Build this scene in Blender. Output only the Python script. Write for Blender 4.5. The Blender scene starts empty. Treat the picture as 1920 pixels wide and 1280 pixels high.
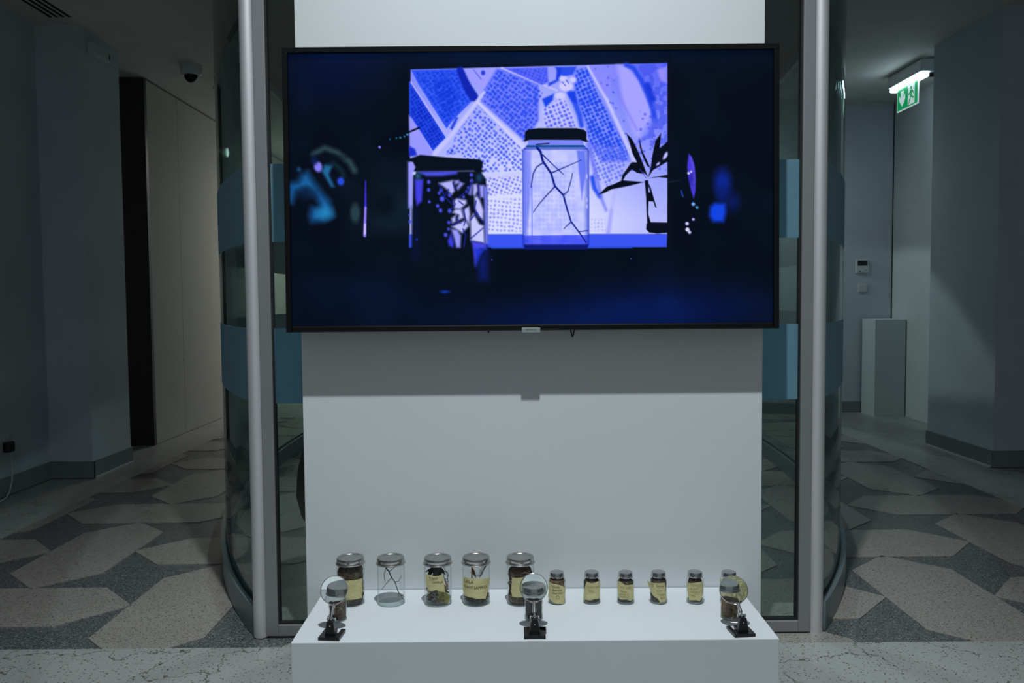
import bpy, bmesh, math, random
import numpy as np
from mathutils import Matrix, Vector
from mathutils import noise as mnoise

random.seed(7)
PI = math.pi
S = bpy.context.scene
COL = S.collection

# ------------------------------------------------------------------ camera
F_PX, H_CAM = 1540.0, 1.07
PITCH, ROLL = math.atan(79.0 / F_PX), -0.0085
cam_d = bpy.data.cameras.new('camera'); cam = bpy.data.objects.new('camera', cam_d); COL.objects.link(cam)
cam_d.sensor_width = 36.0; cam_d.lens = 36.0 * F_PX / 1920.0; cam_d.clip_start = 0.05; cam_d.clip_end = 60
sp, cp, sr, cr = math.sin(PITCH), math.cos(PITCH), math.sin(ROLL), math.cos(ROLL)
right = Vector((cr, sr * sp, sr * cp)); up = Vector((-sr, cr * sp, cr * cp)); fwd = Vector((0, cp, -sp))
cam.matrix_world = Matrix(((right.x, up.x, -fwd.x, 0), (right.y, up.y, -fwd.y, 0), (right.z, up.z, -fwd.z, H_CAM), (0, 0, 0, 1)))
S.camera = cam

# ------------------------------------------------------------------ world, exposure, lights
S.view_settings.view_transform = 'Standard'; S.view_settings.look = 'None'
S.view_settings.exposure = 0.0; S.view_settings.gamma = 1.0; S.view_settings.use_curve_mapping = False
W = bpy.data.worlds.new('world'); S.world = W; W.use_nodes = True
W.node_tree.nodes['Background'].inputs[0].default_value = (0.90, 0.98, 1.0, 1)
W.node_tree.nodes['Background'].inputs[1].default_value = 0.165
S.cycles.transparent_max_bounces = 24

def spot(name, loc, target, energy, size_deg, blend, radius, color):
    d = bpy.data.lights.new(name, 'SPOT'); o = bpy.data.objects.new(name, d); COL.objects.link(o)
    d.energy = energy; d.spot_size = math.radians(size_deg); d.spot_blend = blend
    d.shadow_soft_size = radius; d.color = color
    o.location = loc
    o.rotation_euler = (Vector(target) - Vector(loc)).to_track_quat('-Z', 'Y').to_euler()
    return o
key = spot('gallery_spotlight', (0.08, 0.97, 4.3), (0.07, 2.26, 0.2), 500, 70, 1.0, 0.035, (0.88, 0.97, 1.0))
key.data.cycles.is_caustics_light = True
spot('vestibule_added_spot', (0.6, 7.2, 2.44), (1.9, 7.25, 0), 70, 90, 0.10, 0.05, (0.86, 0.98, 1.0))  # unseen spot added behind the board, tilted to light the nook wall
spot('entrance_fill', (0.09, 3.7, 2.44), (0.09, 3.7, 0), 62, 128, 0.6, 0.06, (0.84, 0.98, 1.0))  # added fill without a fixture, backlights the door film and inner floor
spot('corridor_fill', (-1.95, 9.2, 2.70), (-2.0, 9.0, 0), 130, 174, 1.0, 0.08, (1.0, 0.98, 0.92))  # added out-of-view fill to brighten the beige panels and far floor
spot('nook_fill', (1.98, 6.85, 2.80), (1.98, 6.85, 0), 26, 174, 1.0, 0.08, (0.86, 0.98, 1.0))  # added fill without a fixture, lifts the nook walls and floor

# ------------------------------------------------------------------ material helpers
MATS = {}
def mat(name, color=(.5, .5, .5), rough=.5, metal=0.0, spec=.5, emit=None, estr=1.0):
    m = bpy.data.materials.new(name); m.use_nodes = True
    b = m.node_tree.nodes['Principled BSDF']
    b.inputs['Base Color'].default_value = (*color, 1); b.inputs['Roughness'].default_value = rough
    b.inputs['Metallic'].default_value = metal; b.inputs['Specular IOR Level'].default_value = spec
    if emit: b.inputs['Emission Color'].default_value = (*emit, 1); b.inputs['Emission Strength'].default_value = estr
    MATS[name] = m; return m
def nn(m, t, **kw):
    n = m.node_tree.nodes.new(t)
    for k, v in kw.items(): setattr(n, k, v)
    return n
def lk(m, a, b): m.node_tree.links.new(a, b)
def ramp(m, fac, stops):
    r = nn(m, 'ShaderNodeValToRGB'); e = r.color_ramp.elements
    while len(e) < len(stops): e.new(.5)
    for i, (p, c) in enumerate(stops): e[i].position = p; e[i].color = (*c, 1)
    lk(m, fac, r.inputs[0]); return r.outputs[0]
def mixc(m, fac, a, b, mode='MIX'):
    x = nn(m, 'ShaderNodeMix', data_type='RGBA', blend_type=mode)
    for i, v in ((0, fac), (6, a), (7, b)):
        if hasattr(v, 'default_value') or hasattr(v, 'is_linked'): lk(m, v, x.inputs[i])
        else: x.inputs[i].default_value = v if i == 0 else (*v, 1)
    return x.outputs[2]
def pos(m): return nn(m, 'ShaderNodeNewGeometry').outputs['Position']
def noise(m, vec, scale, detail=4, rough=.55, dist=0):
    n = nn(m, 'ShaderNodeTexNoise'); n.inputs['Scale'].default_value = scale; n.inputs['Detail'].default_value = detail
    n.inputs['Roughness'].default_value = rough; n.inputs['Distortion'].default_value = dist
    lk(m, vec, n.inputs['Vector']); return n
def vor(m, vec, scale, feature='F1'):
    n = nn(m, 'ShaderNodeTexVoronoi', feature=feature); n.inputs['Scale'].default_value = scale
    lk(m, vec, n.inputs['Vector']); return n
def bump(m, height, strength, dist=.01):
    b = nn(m, 'ShaderNodeBump'); b.inputs['Strength'].default_value = strength; b.inputs['Distance'].default_value = dist
    lk(m, height, b.inputs['Height']); lk(m, b.outputs[0], m.node_tree.nodes['Principled BSDF'].inputs['Normal'])
def base(m): return m.node_tree.nodes['Principled BSDF'].inputs['Base Color']

def paint_wall(name, c, var=.05, sc=3.0, rough=.75):
    m = mat(name, c, rough, spec=.25); p = pos(m)
    n = noise(m, p, sc, 4)
    lo = tuple(x * (1 - var) for x in c); hi = tuple(min(1, x * (1 + var)) for x in c)
    lk(m, ramp(m, n.outputs[0], [(.3, lo), (.7, hi)]), base(m))
    bump(m, noise(m, p, 180, 3).outputs[0], .06, .002); return m
paint_wall('wall_grey', (.56, .62, .68)); paint_wall('wall_white', (.62, .66, .66))
paint_wall('ceiling_paint', (.66, .64, .60)); paint_wall('panel_beige', (.56, .545, .48), .04, 1.2)
paint_wall('board_white', (.70, .73, .75), .015, 1.5); paint_wall('plinth_white', (.70, .73, .76), .02, 2.5)
paint_wall('pedestal_white', (.58, .64, .64), .03); paint_wall('skirting', (.22, .25, .27), .08, 8, .6)
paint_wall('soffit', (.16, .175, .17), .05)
mat('dark_panel', (.022, .018, .014), .5); mat('black_strip', (.012, .013, .016), .4)

def terrazzo(name, basec, chips, sc, dens, rough=.3):
    m = mat(name, basec, rough, spec=.45); p = pos(m)
    big = noise(m, p, 1.3, 3)
    col = ramp(m, big.outputs[0], [(.3, tuple(x * .86 for x in basec)), (.7, tuple(min(1, x * 1.1) for x in basec))])
    for k, (c, s, th) in enumerate(chips):
        mp = nn(m, 'ShaderNodeMapping'); mp.inputs['Location'].default_value = (k * 3.7, k * 1.9, 0); lk(m, p, mp.inputs[0])
        d = noise(m, mp.outputs[0], s * .6, 2)
        mv = nn(m, 'ShaderNodeVectorMath', operation='MULTIPLY_ADD'); lk(m, d.outputs['Color'], mv.inputs[0])
        mv.inputs[1].default_value = (.6 / s,) * 3; lk(m, mp.outputs[0], mv.inputs[2])
        v = vor(m, mv.outputs[0], s)
        keep = nn(m, 'ShaderNodeSeparateColor'); lk(m, v.outputs['Color'], keep.inputs[0])
        g = nn(m, 'ShaderNodeMath', operation='GREATER_THAN'); g.inputs[1].default_value = 1 - th; lk(m, keep.outputs[0], g.inputs[0])
        l = nn(m, 'ShaderNodeMath', operation='LESS_THAN'); l.inputs[1].default_value = .36; lk(m, v.outputs['Distance'], l.inputs[0])
        mu = nn(m, 'ShaderNodeMath', operation='MULTIPLY'); lk(m, g.outputs[0], mu.inputs[0]); lk(m, l.outputs[0], mu.inputs[1])
        col = mixc(m, mu.outputs[0], col, c)
    lk(m, col, base(m))
    rr = noise(m, p, 6, 4); lk(m, ramp(m, rr.outputs[0], [(.3, (rough * .8,) * 3), (.7, (rough * 1.25,) * 3)]), m.node_tree.nodes['Principled BSDF'].inputs['Roughness'])
    return m, col, p
terrazzo('terrazzo_light', (.275, .258, .235), [((.085, .07, .055), 140, .32), ((.37, .345, .31), 170, .25), ((.05, .045, .04), 210, .17), ((.20, .14, .08), 110, .04)], 1, 1)
terrazzo('terrazzo_dark', (.085, .092, .095), [((.24, .25, .24), 150, .40), ((.012, .016, .022), 130, .35), ((.30, .30, .29), 200, .2)], 1, 1)
m, col, p = terrazzo('terrazzo_border', (.315, .325, .315), [((.11, .10, .085), 115, .13), ((.07, .06, .05), 190, .10), ((.26, .20, .14), 100, .03), ((.38, .385, .37), 150, .2)], 1, 1, .38)
dn = noise(m, p, 5, 5, .6)
mv = nn(m, 'ShaderNodeVectorMath', operation='MULTIPLY_ADD'); lk(m, dn.outputs['Color'], mv.inputs[0]); mv.inputs[1].default_value = (.35,) * 3; lk(m, p, mv.inputs[2])
ve = vor(m, mv.outputs[0], 2.6, 'DISTANCE_TO_EDGE')
ln = nn(m, 'ShaderNodeMath', operation='LESS_THAN'); ln.inputs[1].default_value = .0055; lk(m, ve.outputs['Distance'], ln.inputs[0])
mk_ = noise(m, p, 2.6, 2); gt = nn(m, 'ShaderNodeMath', operation='GREATER_THAN'); gt.inputs[1].default_value = .49; lk(m, mk_.outputs[0], gt.inputs[0])
mu = nn(m, 'ShaderNodeMath', operation='MULTIPLY'); lk(m, ln.outputs[0], mu.inputs[0]); lk(m, gt.outputs[0], mu.inputs[1])
lk(m, mixc(m, mu.outputs[0], col, (.095, .088, .078)), base(m))

mat('aluminium', (.80, .79, .81), .54, .74); mat('aluminium_matt', (.34, .345, .36), .5, .6)
mat('gasket', (.01, .012, .012), .6); mat('tv_black', (.004, .004, .0045), .30, spec=.3); mat('tv_back', (.012, .012, .013), .5)
mat('tab_grey', (.35, .40, .41), .4, .3); mat('black_plastic', (.008, .008, .009), .32); mat('black_fabric', (.006, .006, .007), .85)
mat('chrome', (.86, .86, .88), .08, 1.0); mat('white_plastic', (.62, .65, .66), .35); mat('ink', (.028, .03, .032), .8)
mat('faint_ink', (.22, .22, .10), .8); mat('lcd_dark', (.01, .012, .014), .25); mat('tab_ink', (.02, .03, .03), .6)
mat('cable_white', (.55, .57, .57), .45); mat('slot_black', (.002, .002, .002), .9)
mat('ring_blue', (.20, .25, .28), .38, .55)
def brushed(name, c, rough, sc):
    m = mat(name, c, rough, 1.0); p = pos(m)
    n = noise(m, p, sc, 3); lk(m, ramp(m, n.outputs[0], [(.35, tuple(x * .85 for x in c)), (.65, c)]), base(m)); return m
brushed('lid_steel', (.50, .49, .47), .27, 60); brushed('lid_bright', (.60, .60, .61), .16, 90)
def mottled(name, stops, sc, rough=.95):
    m = mat(name, stops[0][1], rough, spec=.15); p = pos(m)
    n = noise(m, p, sc, 6, .7); lk(m, ramp(m, n.outputs[0], stops), base(m)); bump(m, noise(m, p, sc * 2.2, 5, .7).outputs[0], .9, .004); return m
mottled('soil_brown', [(.25, (.03, .02, .013)), (.5, (.13, .09, .06)), (.75, (.27, .20, .13))], 90)
mottled('soil_dark', [(.25, (.03, .025, .02)), (.55, (.115, .092, .072)), (.8, (.25, .20, .15))], 110)
mottled('soil_fibre', [(.25, (.03, .023, .018)), (.5, (.11, .084, .06)), (.75, (.25, .19, .12))], 70)
mottled('soil_ashy', [(.3, (.02, .02, .02)), (.6, (.06, .058, .056)), (.85, (.11, .105, .10))], 150)
mottled('soil_ochre', [(.25, (.06, .04, .025)), (.5, (.18, .125, .08)), (.75, (.34, .22, .11))], 60)
mottled('paper_yellow', [(.3, (.60, .55, .27)), (.7, (.68, .63, .34))], 40, .8)
mottled('bark_dark', [(.3, (.03, .015, .014)), (.7, (.085, .05, .042))], 120); mottled('bark_orange', [(.3, (.24, .11, .035)), (.7, (.48, .26, .10))], 90)
mottled('leaf_dark', [(.3, (.018, .022, .012)), (.7, (.075, .08, .04))], 60, .6); mottled('leaf_green', [(.3, (.035, .065, .025)), (.7, (.09, .15, .06))], 60, .55)
mottled('leaf_olive', [(.3, (.20, .21, .04)), (.7, (.40, .38, .09))], 40, .6); mottled('straw', [(.3, (.20, .17, .12)), (.7, (.48, .42, .31))], 60)
mottled('leaf_grey', [(.3, (.06, .075, .06)), (.7, (.17, .20, .16))], 50, .7)

def thin_glass(name, tint, edge, rough=.0, refl=1.0):
    m = bpy.data.materials.new(name); m.use_nodes = True; nt = m.node_tree; nt.nodes.clear()
    out = nt.nodes.new('ShaderNodeOutputMaterial'); mx = nt.nodes.new('ShaderNodeMixShader')
    t = nt.nodes.new('ShaderNodeBsdfTransparent'); g = nt.nodes.new('ShaderNodeBsdfGlossy'); g.inputs['Roughness'].default_value = rough
    lw = nt.nodes.new('ShaderNodeLayerWeight'); lw.inputs[0].default_value = .5
    pw = nt.nodes.new('ShaderNodeMath'); pw.operation = 'POWER'; pw.inputs[1].default_value = 4.0
    nt.links.new(lw.outputs['Facing'], pw.inputs[0])
    cm = nt.nodes.new('ShaderNodeMix'); cm.data_type = 'RGBA'; cm.inputs[6].default_value = (*tint, 1); cm.inputs[7].default_value = (*edge, 1)
    nt.links.new(pw.outputs[0], cm.inputs[0]); nt.links.new(cm.outputs[2], t.inputs[0])
    p5 = nt.nodes.new('ShaderNodeMath'); p5.operation = 'POWER'; p5.inputs[1].default_value = 5.0; nt.links.new(lw.outputs['Facing'], p5.inputs[0])
    ma = nt.nodes.new('ShaderNodeMath'); ma.operation = 'MULTIPLY_ADD'; ma.inputs[1].default_value = .94 * refl; ma.inputs[2].default_value = .045 * refl
    nt.links.new(p5.outputs[0], ma.inputs[0])
    nt.links.new(ma.outputs[0], mx.inputs[0]); nt.links.new(t.outputs[0], mx.inputs[1]); nt.links.new(g.outputs[0], mx.inputs[2])
    nt.links.new(mx.outputs[0], out.inputs[0]); MATS[name] = m; return m
thin_glass('jar_glass', (.975, .985, .985), (.62, .70, .70), .02); thin_glass('jar_base_glass', (.94, .97, .965), (.45, .55, .55), .03)
thin_glass('pane_glass', (.86, .92, .90), (.55, .70, .68), .0)
m = bpy.data.materials.new('lens_glass'); m.use_nodes = True; nt = m.node_tree; nt.nodes.clear(); MATS['lens_glass'] = m
o_ = nt.nodes.new('ShaderNodeOutputMaterial'); g_ = nt.nodes.new('ShaderNodeBsdfGlass'); g_.inputs['IOR'].default_value = 1.5; g_.inputs['Roughness'].default_value = 0.0
g_.inputs['Color'].default_value = (.97, .99, .98, 1); nt.links.new(g_.outputs[0], o_.inputs[0])
# frosted blue film: mostly diffuse, a little see-through; the door film lets more light through than the film on the curved panes
for nm, trl in (('blue_film', .08), ('door_film', .5)):
    m = mat(nm, (.26, .44, .54), .55, spec=.4); nt = m.node_tree
    t_ = nt.nodes.new('ShaderNodeBsdfTransparent'); t_.inputs[0].default_value = (.55, .8, .95, 1); x_ = nt.nodes.new('ShaderNodeMixShader'); x_.inputs[0].default_value = .13
    tl = nt.nodes.new('ShaderNodeBsdfTranslucent'); tl.inputs[0].default_value = (.36, .62, .74, 1); x2 = nt.nodes.new('ShaderNodeMixShader'); x2.inputs[0].default_value = trl
    nt.links.new(nt.nodes['Principled BSDF'].outputs[0], x2.inputs[1]); nt.links.new(tl.outputs[0], x2.inputs[2])
    nt.links.new(x2.outputs[0], x_.inputs[1]); nt.links.new(t_.outputs[0], x_.inputs[2])
    nt.links.new(x_.outputs[0], nt.nodes['Material Output'].inputs[0])
mat('exit_green', (.0, .22, .06), .4, emit=(.0, .42, .13), estr=.5); mat('exit_white', (.7, .8, .78), .4, emit=(.62, .8, .8), estr=.55)
mat('exit_lamp', (.9, .95, 1), .4, emit=(.66, .88, 1.0), estr=9.0)

# ------------------------------------------------------------------ mesh helpers
class MB:
    def __init__(s): s.v = []; s.f = []
    def add(s, v, f):
        n = len(s.v); s.v += [tuple(x) for x in v]; s.f += [tuple(i + n for i in q) for q in f]; return s
    def box(s, x0, x1, y0, y1, z0, z1):
        return s.add([(x, y, z) for z in (z0, z1) for y in (y0, y1) for x in (x0, x1)],
                     [(0, 2, 3, 1), (4, 5, 7, 6), (0, 1, 5, 4), (2, 6, 7, 3), (0, 4, 6, 2), (1, 3, 7, 5)])
    def prism(s, pts, z0, z1, xf=None):
        n = len(pts); v = [(x, y, z0) for x, y in pts] + [(x, y, z1) for x, y in pts]
        if xf: v = [xf(*q) for q in v]
        return s.add(v, [tuple(range(n))[::-1], tuple(range(n, 2 * n))] + [(i, (i + 1) % n, n + (i + 1) % n, n + i) for i in range(n)])
    def lathe(s, prof, seg=32, c=(0, 0, 0), cap0=True, cap1=True):
        v = [(c[0] + r * math.cos(2 * PI * k / seg), c[1] + r * math.sin(2 * PI * k / seg), c[2] + z) for r, z in prof for k in range(seg)]
        f = []
        for i in range(len(prof) - 1):
            for k in range(seg):
                a, b = i * seg + k, i * seg + (k + 1) % seg; f.append((a, b, b + seg, a + seg))
        if cap0: f.append(tuple(range(seg))[::-1])
        if cap1: f.append(tuple(range((len(prof) - 1) * seg, len(prof) * seg)))
        return s.add(v, f)
    def tube(s, path, r, seg=8, closed=False):
        P = [Vector(p) for p in path]; n = len(P); R = r if isinstance(r, (list, tuple)) else [r] * n
        v = []; ref = None
        for i, p in enumerate(P):
            a = P[(i - 1) % n] if (closed or i > 0) else p; b = P[(i + 1) % n] if (closed or i < n - 1) else p
            t = (b - a).normalized()
            if ref is None: ref = Vector((0, 0, 1)) if abs(t.z) < .9 else Vector((1, 0, 0))
            u = t.cross(ref).normalized(); w = u.cross(t); ref = w
            for k in range(seg):
                an = 2 * PI * k / seg; v.append(p + (u * math.cos(an) + w * math.sin(an)) * R[i])
        f = []
        for i in range(n if closed else n - 1):
            for k in range(seg):
                a = i * seg + k; b = i * seg + (k + 1) % seg; c = ((i + 1) % n) * seg
                f.append((a, b, c + (k + 1) % seg, c + k))
        if not closed: f += [tuple(range(seg))[::-1], tuple(range((n - 1) * seg, n * seg))]
        return s.add(v, f)
    def build(s, name, material, parent=None, smooth=False, bevel=0, loc=None, rz=0):
        me = bpy.data.meshes.new(name); me.from_pydata(s.v, [], s.f)
        b = bmesh.new(); b.from_mesh(me)
        if bevel:
            bmesh.ops.remove_doubles(b, verts=b.verts, dist=1e-6)
            bmesh.ops.bevel(b, geom=list(b.edges), offset=bevel, segments=2, affect='EDGES', profile=.5)
        bmesh.ops.recalc_face_normals(b, faces=b.faces); b.to_mesh(me); b.free()
        me.materials.append(MATS[material] if isinstance(material, str) else material)
        if smooth:
            me.polygons.foreach_set('use_smooth', [True] * len(me.polygons)); me.set_sharp_from_angle(angle=math.radians(38))
        o = bpy.data.objects.new(name, me); COL.objects.link(o)
        if parent: o.parent = parent
        if loc: o.location = loc
        o.rotation_euler[2] = rz
        return o
def tag(o, label=None, cat=None, group=None, kind=None):
    for k, v in (('label', label), ('category', cat), ('group', group), ('kind', kind)):
        if v: o[k] = v
    return o
def thing(name, label, cat, loc=(0, 0, 0), rz=0, group=None):
    o = bpy.data.objects.new(name, None); COL.objects.link(o); o.empty_display_size = .05
    o.location = loc; o.rotation_euler[2] = rz; return tag(o, label, cat, group)
def struct(name, mb, material, parent=None):
    o = mb.build(name, material, parent)
    if not parent: o['kind'] = 'structure'
    return o
def copy_tree(o, parent=None):
    c = o.copy(); COL.objects.link(c); c.parent = parent
    for ch in [x for x in COL.objects if x.parent == o]: copy_tree(ch, c)
    return c
def text_geo(s, size, shear=0.0):
    cu = bpy.data.curves.new('t', 'FONT'); cu.body = s; cu.size = size; cu.align_x = 'CENTER'; cu.align_y = 'CENTER'; cu.shear = shear; cu.resolution_u = 3
    ob = bpy.data.objects.new('t', cu); COL.objects.link(ob)
    dg = bpy.context.evaluated_depsgraph_get(); me = ob.evaluated_get(dg).to_mesh()
    v = [tuple(q.co) for q in me.vertices]; f = [tuple(q.vertices) for q in me.polygons]
    ob.evaluated_get(dg).to_mesh_clear(); bpy.data.objects.remove(ob); bpy.data.curves.remove(cu); return v, f
# ------------------------------------------------------------------ floor with inlaid terrazzo
XL, XR, YF = -2.34, 2.57, 2.492
floor = struct('floor', MB().box(-3.4, 5.2, -4.5, 10.6, -.06, -.003), 'terrazzo_dark')
def clip(P, ax, lim, sgn):
    out = []
    for i in range(len(P)):
        a, b = P[i], P[(i + 1) % len(P)]; da, db = sgn * (a[ax] - lim), sgn * (b[ax] - lim)
        if da >= 0: out.append(a)
        if da * db < 0:
            t = da / (da - db); out.append((a[0] + (b[0] - a[0]) * t, a[1] + (b[1] - a[1]) * t))
    return out
def lattice(ox, oy, sx, sy, xlo, xhi, hw, sh, hl):
    V = [(-hw, -sh), (0, -hl), (hw, -sh), (hw, sh), (0, hl), (-hw, sh)]
    for i in range(-8, 9):
        for j in range(-3, 10):
            cx, cy = ox + i * sx, oy + j * sy
            P = V if (i + j) % 2 == 0 else [(y, -x) for x, y in V]
            P = [(cx + x, cy + y) for x, y in P]
            for ax, lim, sg in ((0, xlo, 1), (0, xhi, -1), (1, YF, 1), (1, 7.5, -1)):
                P = clip(P, ax, lim, sg)
                if len(P) < 3: break
            if len(P) >= 3 and abs(sum(P[k][0] * P[(k + 1) % len(P)][1] - P[(k + 1) % len(P)][0] * P[k][1] for k in range(len(P)))) > .002:
                MB().prism(P, -.006, 0).build('terrazzo_panel', 'terrazzo_light', floor)
lattice(-1.177, 2.857, .640, .639, XL, .1, .185, .284, .462)
lattice(1.519, 2.878, .660, .648, .1, XR, .195, .290, .468)
MB().box(-3.4, 5.2, -4.5, YF, -.006, .0005).build('border_slab', 'terrazzo_border', floor)
MB().box(-3.4, XL, YF, 10.6, -.006, .0005).build('border_slab', 'terrazzo_border', floor)
MB().box(XR, 5.2, YF, 7.75, -.006, .0005).build('border_slab', 'terrazzo_border', floor)

MB().box(XL, XR, 7.5, 10.6, -.006, .0005).build('border_slab', 'terrazzo_border', floor)

# ------------------------------------------------------------------ walls, ceilings, skirtings
CL, CR = 2.72, 2.82
struct('wall_left', MB().box(-3.05, -2.825, -4.5, 4.97, 0, CL + .1).box(-3.05, -2.565, 4.97, 5.47, 0, CL + .1), 'wall_grey')
wl = struct('wall_far_left', MB().box(-3.4, -3.2, 5.47, 10.6, 0, CL + .1).box(-3.2, -1.5, 10.4, 10.6, 0, CL + .1), 'wall_grey')
MB().box(-3.19, -2.705, 6.10, 6.13, .0, CL - .012).build('end_panel', 'dark_panel', wl)
MB().box(-2.705, -2.678, 6.095, 6.135, .0, CL - .012).build('metal_edge', 'black_strip', wl)
for y0, y1 in ((6.136, 6.690), (6.695, 8.50), (8.505, 10.4)):
    MB().box(-2.76, -2.68, y0, y1, .004, CL - .016).build('wall_panel', 'panel_beige', wl)
for y, zs in ((6.6925, (.05, .6, 1.12, 1.62, 2.2, 2.66)),):
    for z in zs: MB().lathe([(.006, 0), (.006, .004)], 8).build('screw', 'black_strip', wl, loc=(-2.682, y - .012, z))
struct('wall_right', MB().box(2.985, 5.3, 5.06, 5.87, 0, CR + .1).box(5.05, 5.3, -4.5, 5.06, 0, CR + 1.8), 'wall_grey')
struct('wall_far_right', MB().box(3.49, 3.7, 5.87, 7.75, 0, CR + .1), 'wall_white')
struct('wall_back', MB().box(-1.42, 3.7, 7.55, 7.75, 0, CR + .1).box(-1.42, -1.30, 7.75, 10.6, 0, CR + .1), 'wall_grey')
struct('trim_4', MB().box(3.483, 3.49, 7.543, 7.55, .11, CR - .01), 'black_strip')
struct('ceiling_left', MB().box(-3.4, .06, 2.44, 10.6, CL, CL + .12), 'ceiling_paint')
struct('ceiling_right', MB().box(.06, 5.3, 2.44, 7.75, CR, CR + .12), 'ceiling_paint')
struct('wall_front', MB().box(-3.05, 5.3, 2.42, 2.54, CR + .0, 4.7), 'wall_grey')
bz = .105
def skirt(name, segs):
    b = MB()
    for x0, x1, y0, y1 in segs: b.box(x0, x1, y0, y1, .004, bz)
    return b.build(name, 'skirting', None, bevel=.002)
o = skirt('baseboard_left', [(-2.825, -2.811, -4.5, 4.956), (-2.825, -2.551, 4.956, 4.97), (-2.565, -2.551, 4.956, 5.47)]); o['kind'] = 'structure'
o = skirt('baseboard_right', [(2.971, 2.985, 5.046, 5.87), (2.971, 5.05, 5.046, 5.06)]); o['kind'] = 'structure'
o = skirt('baseboard_back', [(-1.42, 3.49, 7.536, 7.55)]); o['kind'] = 'structure'
struct('trim_1', MB().box(-2.551, -2.540, 4.97, 5.47, .0005, .012), 'wall_white')
struct('trim_2', MB().box(2.960, 2.971, 5.06, 5.87, .0005, .012), 'wall_white')

# ------------------------------------------------------------------ curved glass vestibule behind the panel
VC = .08
def wv(y): return 1.66 * math.sqrt(max(0, 1 - ((y - 5.7) / 3.74) ** 2))
YS = [2.585 + (7.5 - 2.585) * (k / 48.0) ** 1.15 for k in range(49)]
def curved(sgn, off0, off1, z0, z1):
    v = []; f = []
    for y in YS:
        for off in (off0, off1):
            for z in (z0, z1): v.append((VC + sgn * (wv(y) + off), y, z))
    n = len(YS)
    for i in range(n - 1):
        a, b = 4 * i, 4 * i + 4
        f += [(a, a + 1, b + 1, b), (a + 2, b + 2, b + 3, a + 3), (a + 1, a + 3, b + 3, b + 1), (a, b, b + 2, a + 2)]
    f += [(0, 2, 3, 1), (4 * n - 4, 4 * n - 3, 4 * n - 1, 4 * n - 2)]
    return MB().add(v, f)
B1, B2 = (.748, .985), (1.255, 1.497)
for sgn, side, lab in ((-1, 'left', 'curved glass partition with blue film bands beside the beige wall panels'), (1, 'right', 'curved glass partition with blue film bands beside the green exit sign')):
    t = thing('glass_partition', lab, 'partition', (0, 0, 0), 0, 'curved glass partitions of the vestibule')
    curved(sgn, -.055, 0, 0, .095).build('base_rail', 'ring_blue', t, True)
    curved(sgn, -.035, -.022, .095, .102).build('gasket', 'gasket', t, True)
    curved(sgn, -.034, -.024, .102, 2.40).build('glass_pane', 'pane_glass', t, True)
    for z0, z1 in (B1, B2): curved(sgn, -.0235, -.0225, z0, z1).build('frosted_band', 'blue_film', t, True)
    curved(sgn, -.06, 0, 2.40, 2.455).build('top_rail', 'aluminium_matt', t, True)
    px = -.811 if sgn < 0 else .963
    MB().lathe([(.0245, 0), (.0245, 2.455)], 32, (px, 2.585, 0)).build('post', 'aluminium', t, True)
cv = [(VC - wv(y) + .01, y) for y in YS] + [(VC + wv(y) - .01, y) for y in YS[::-1]]
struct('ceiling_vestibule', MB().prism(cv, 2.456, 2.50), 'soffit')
struct('trim_3', MB().box(-.84, .99, 2.55, 2.62, 2.456, 2.72), 'aluminium_matt')
for k, (xa, xb) in enumerate(((-.790, .072), (.080, .942))):
    d = tag(bpy.data.objects.new('door_%d' % (k + 1), None), kind='structure'); COL.objects.link(d); d.location = ((xa + xb) / 2, 2.585, 0)
    cx = (xa + xb) / 2; a, b = xa - cx, xb - cx; sw = .037; y0, y1 = -.018, .018
    MB().box(a, a + sw, y0, y1, .004, 2.43).build('stile', 'aluminium_matt', d, bevel=.002)
    MB().box(b - sw, b, y0, y1, .004, 2.43).build('stile', 'aluminium_matt', d, bevel=.002)
    MB().box(a + sw, b - sw, y0, y1, .004, .040).build('bottom_rail', 'aluminium_matt', d, bevel=.002)
    MB().box(a + sw, b - sw, y0, y1, 2.39, 2.43).build('top_rail', 'aluminium_matt', d, bevel=.002)
    g = MB()
    for x0 in (a + sw, b - sw - .006): g.box(x0, x0 + .006, -.010, .010, .046, 2.39)
    g.box(a + sw, b - sw, -.010, .010, .040, .046).build('gasket', 'gasket', d)
    MB().box(a + sw + .006, b - sw - .006, -.004, .004, .046, 2.39).build('glass_pane', 'pane_glass', d)
    for z0, z1 in (B1, B2): MB().box(a + sw + .006, b - sw - .006, -.0055, -.0045, z0, z1).build('frosted_band', 'door_film', d)

# black tub chair glimpsed through the left door
t = thing('tub_chair', 'black rounded chair behind the white panel, glimpsed through the left glass door', 'chair', (-.487, 3.20, 0))
MB().lathe([(.20, .155), (.29, .18), (.338, .25), (.357, .33), (.350, .42), (.322, .53), (.285, .60), (.265, .61), (.25, .58), (.24, .44), (.02, .42)], 40, cap1=True).build('seat_shell', 'black_fabric', t, True)
MB().lathe([(.035, .02), (.03, .16)], 20).build('stem', 'chrome', t, True)
MB().lathe([(.22, .0), (.22, .012), (.05, .03)], 32).build('base', 'chrome', t, True)

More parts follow.
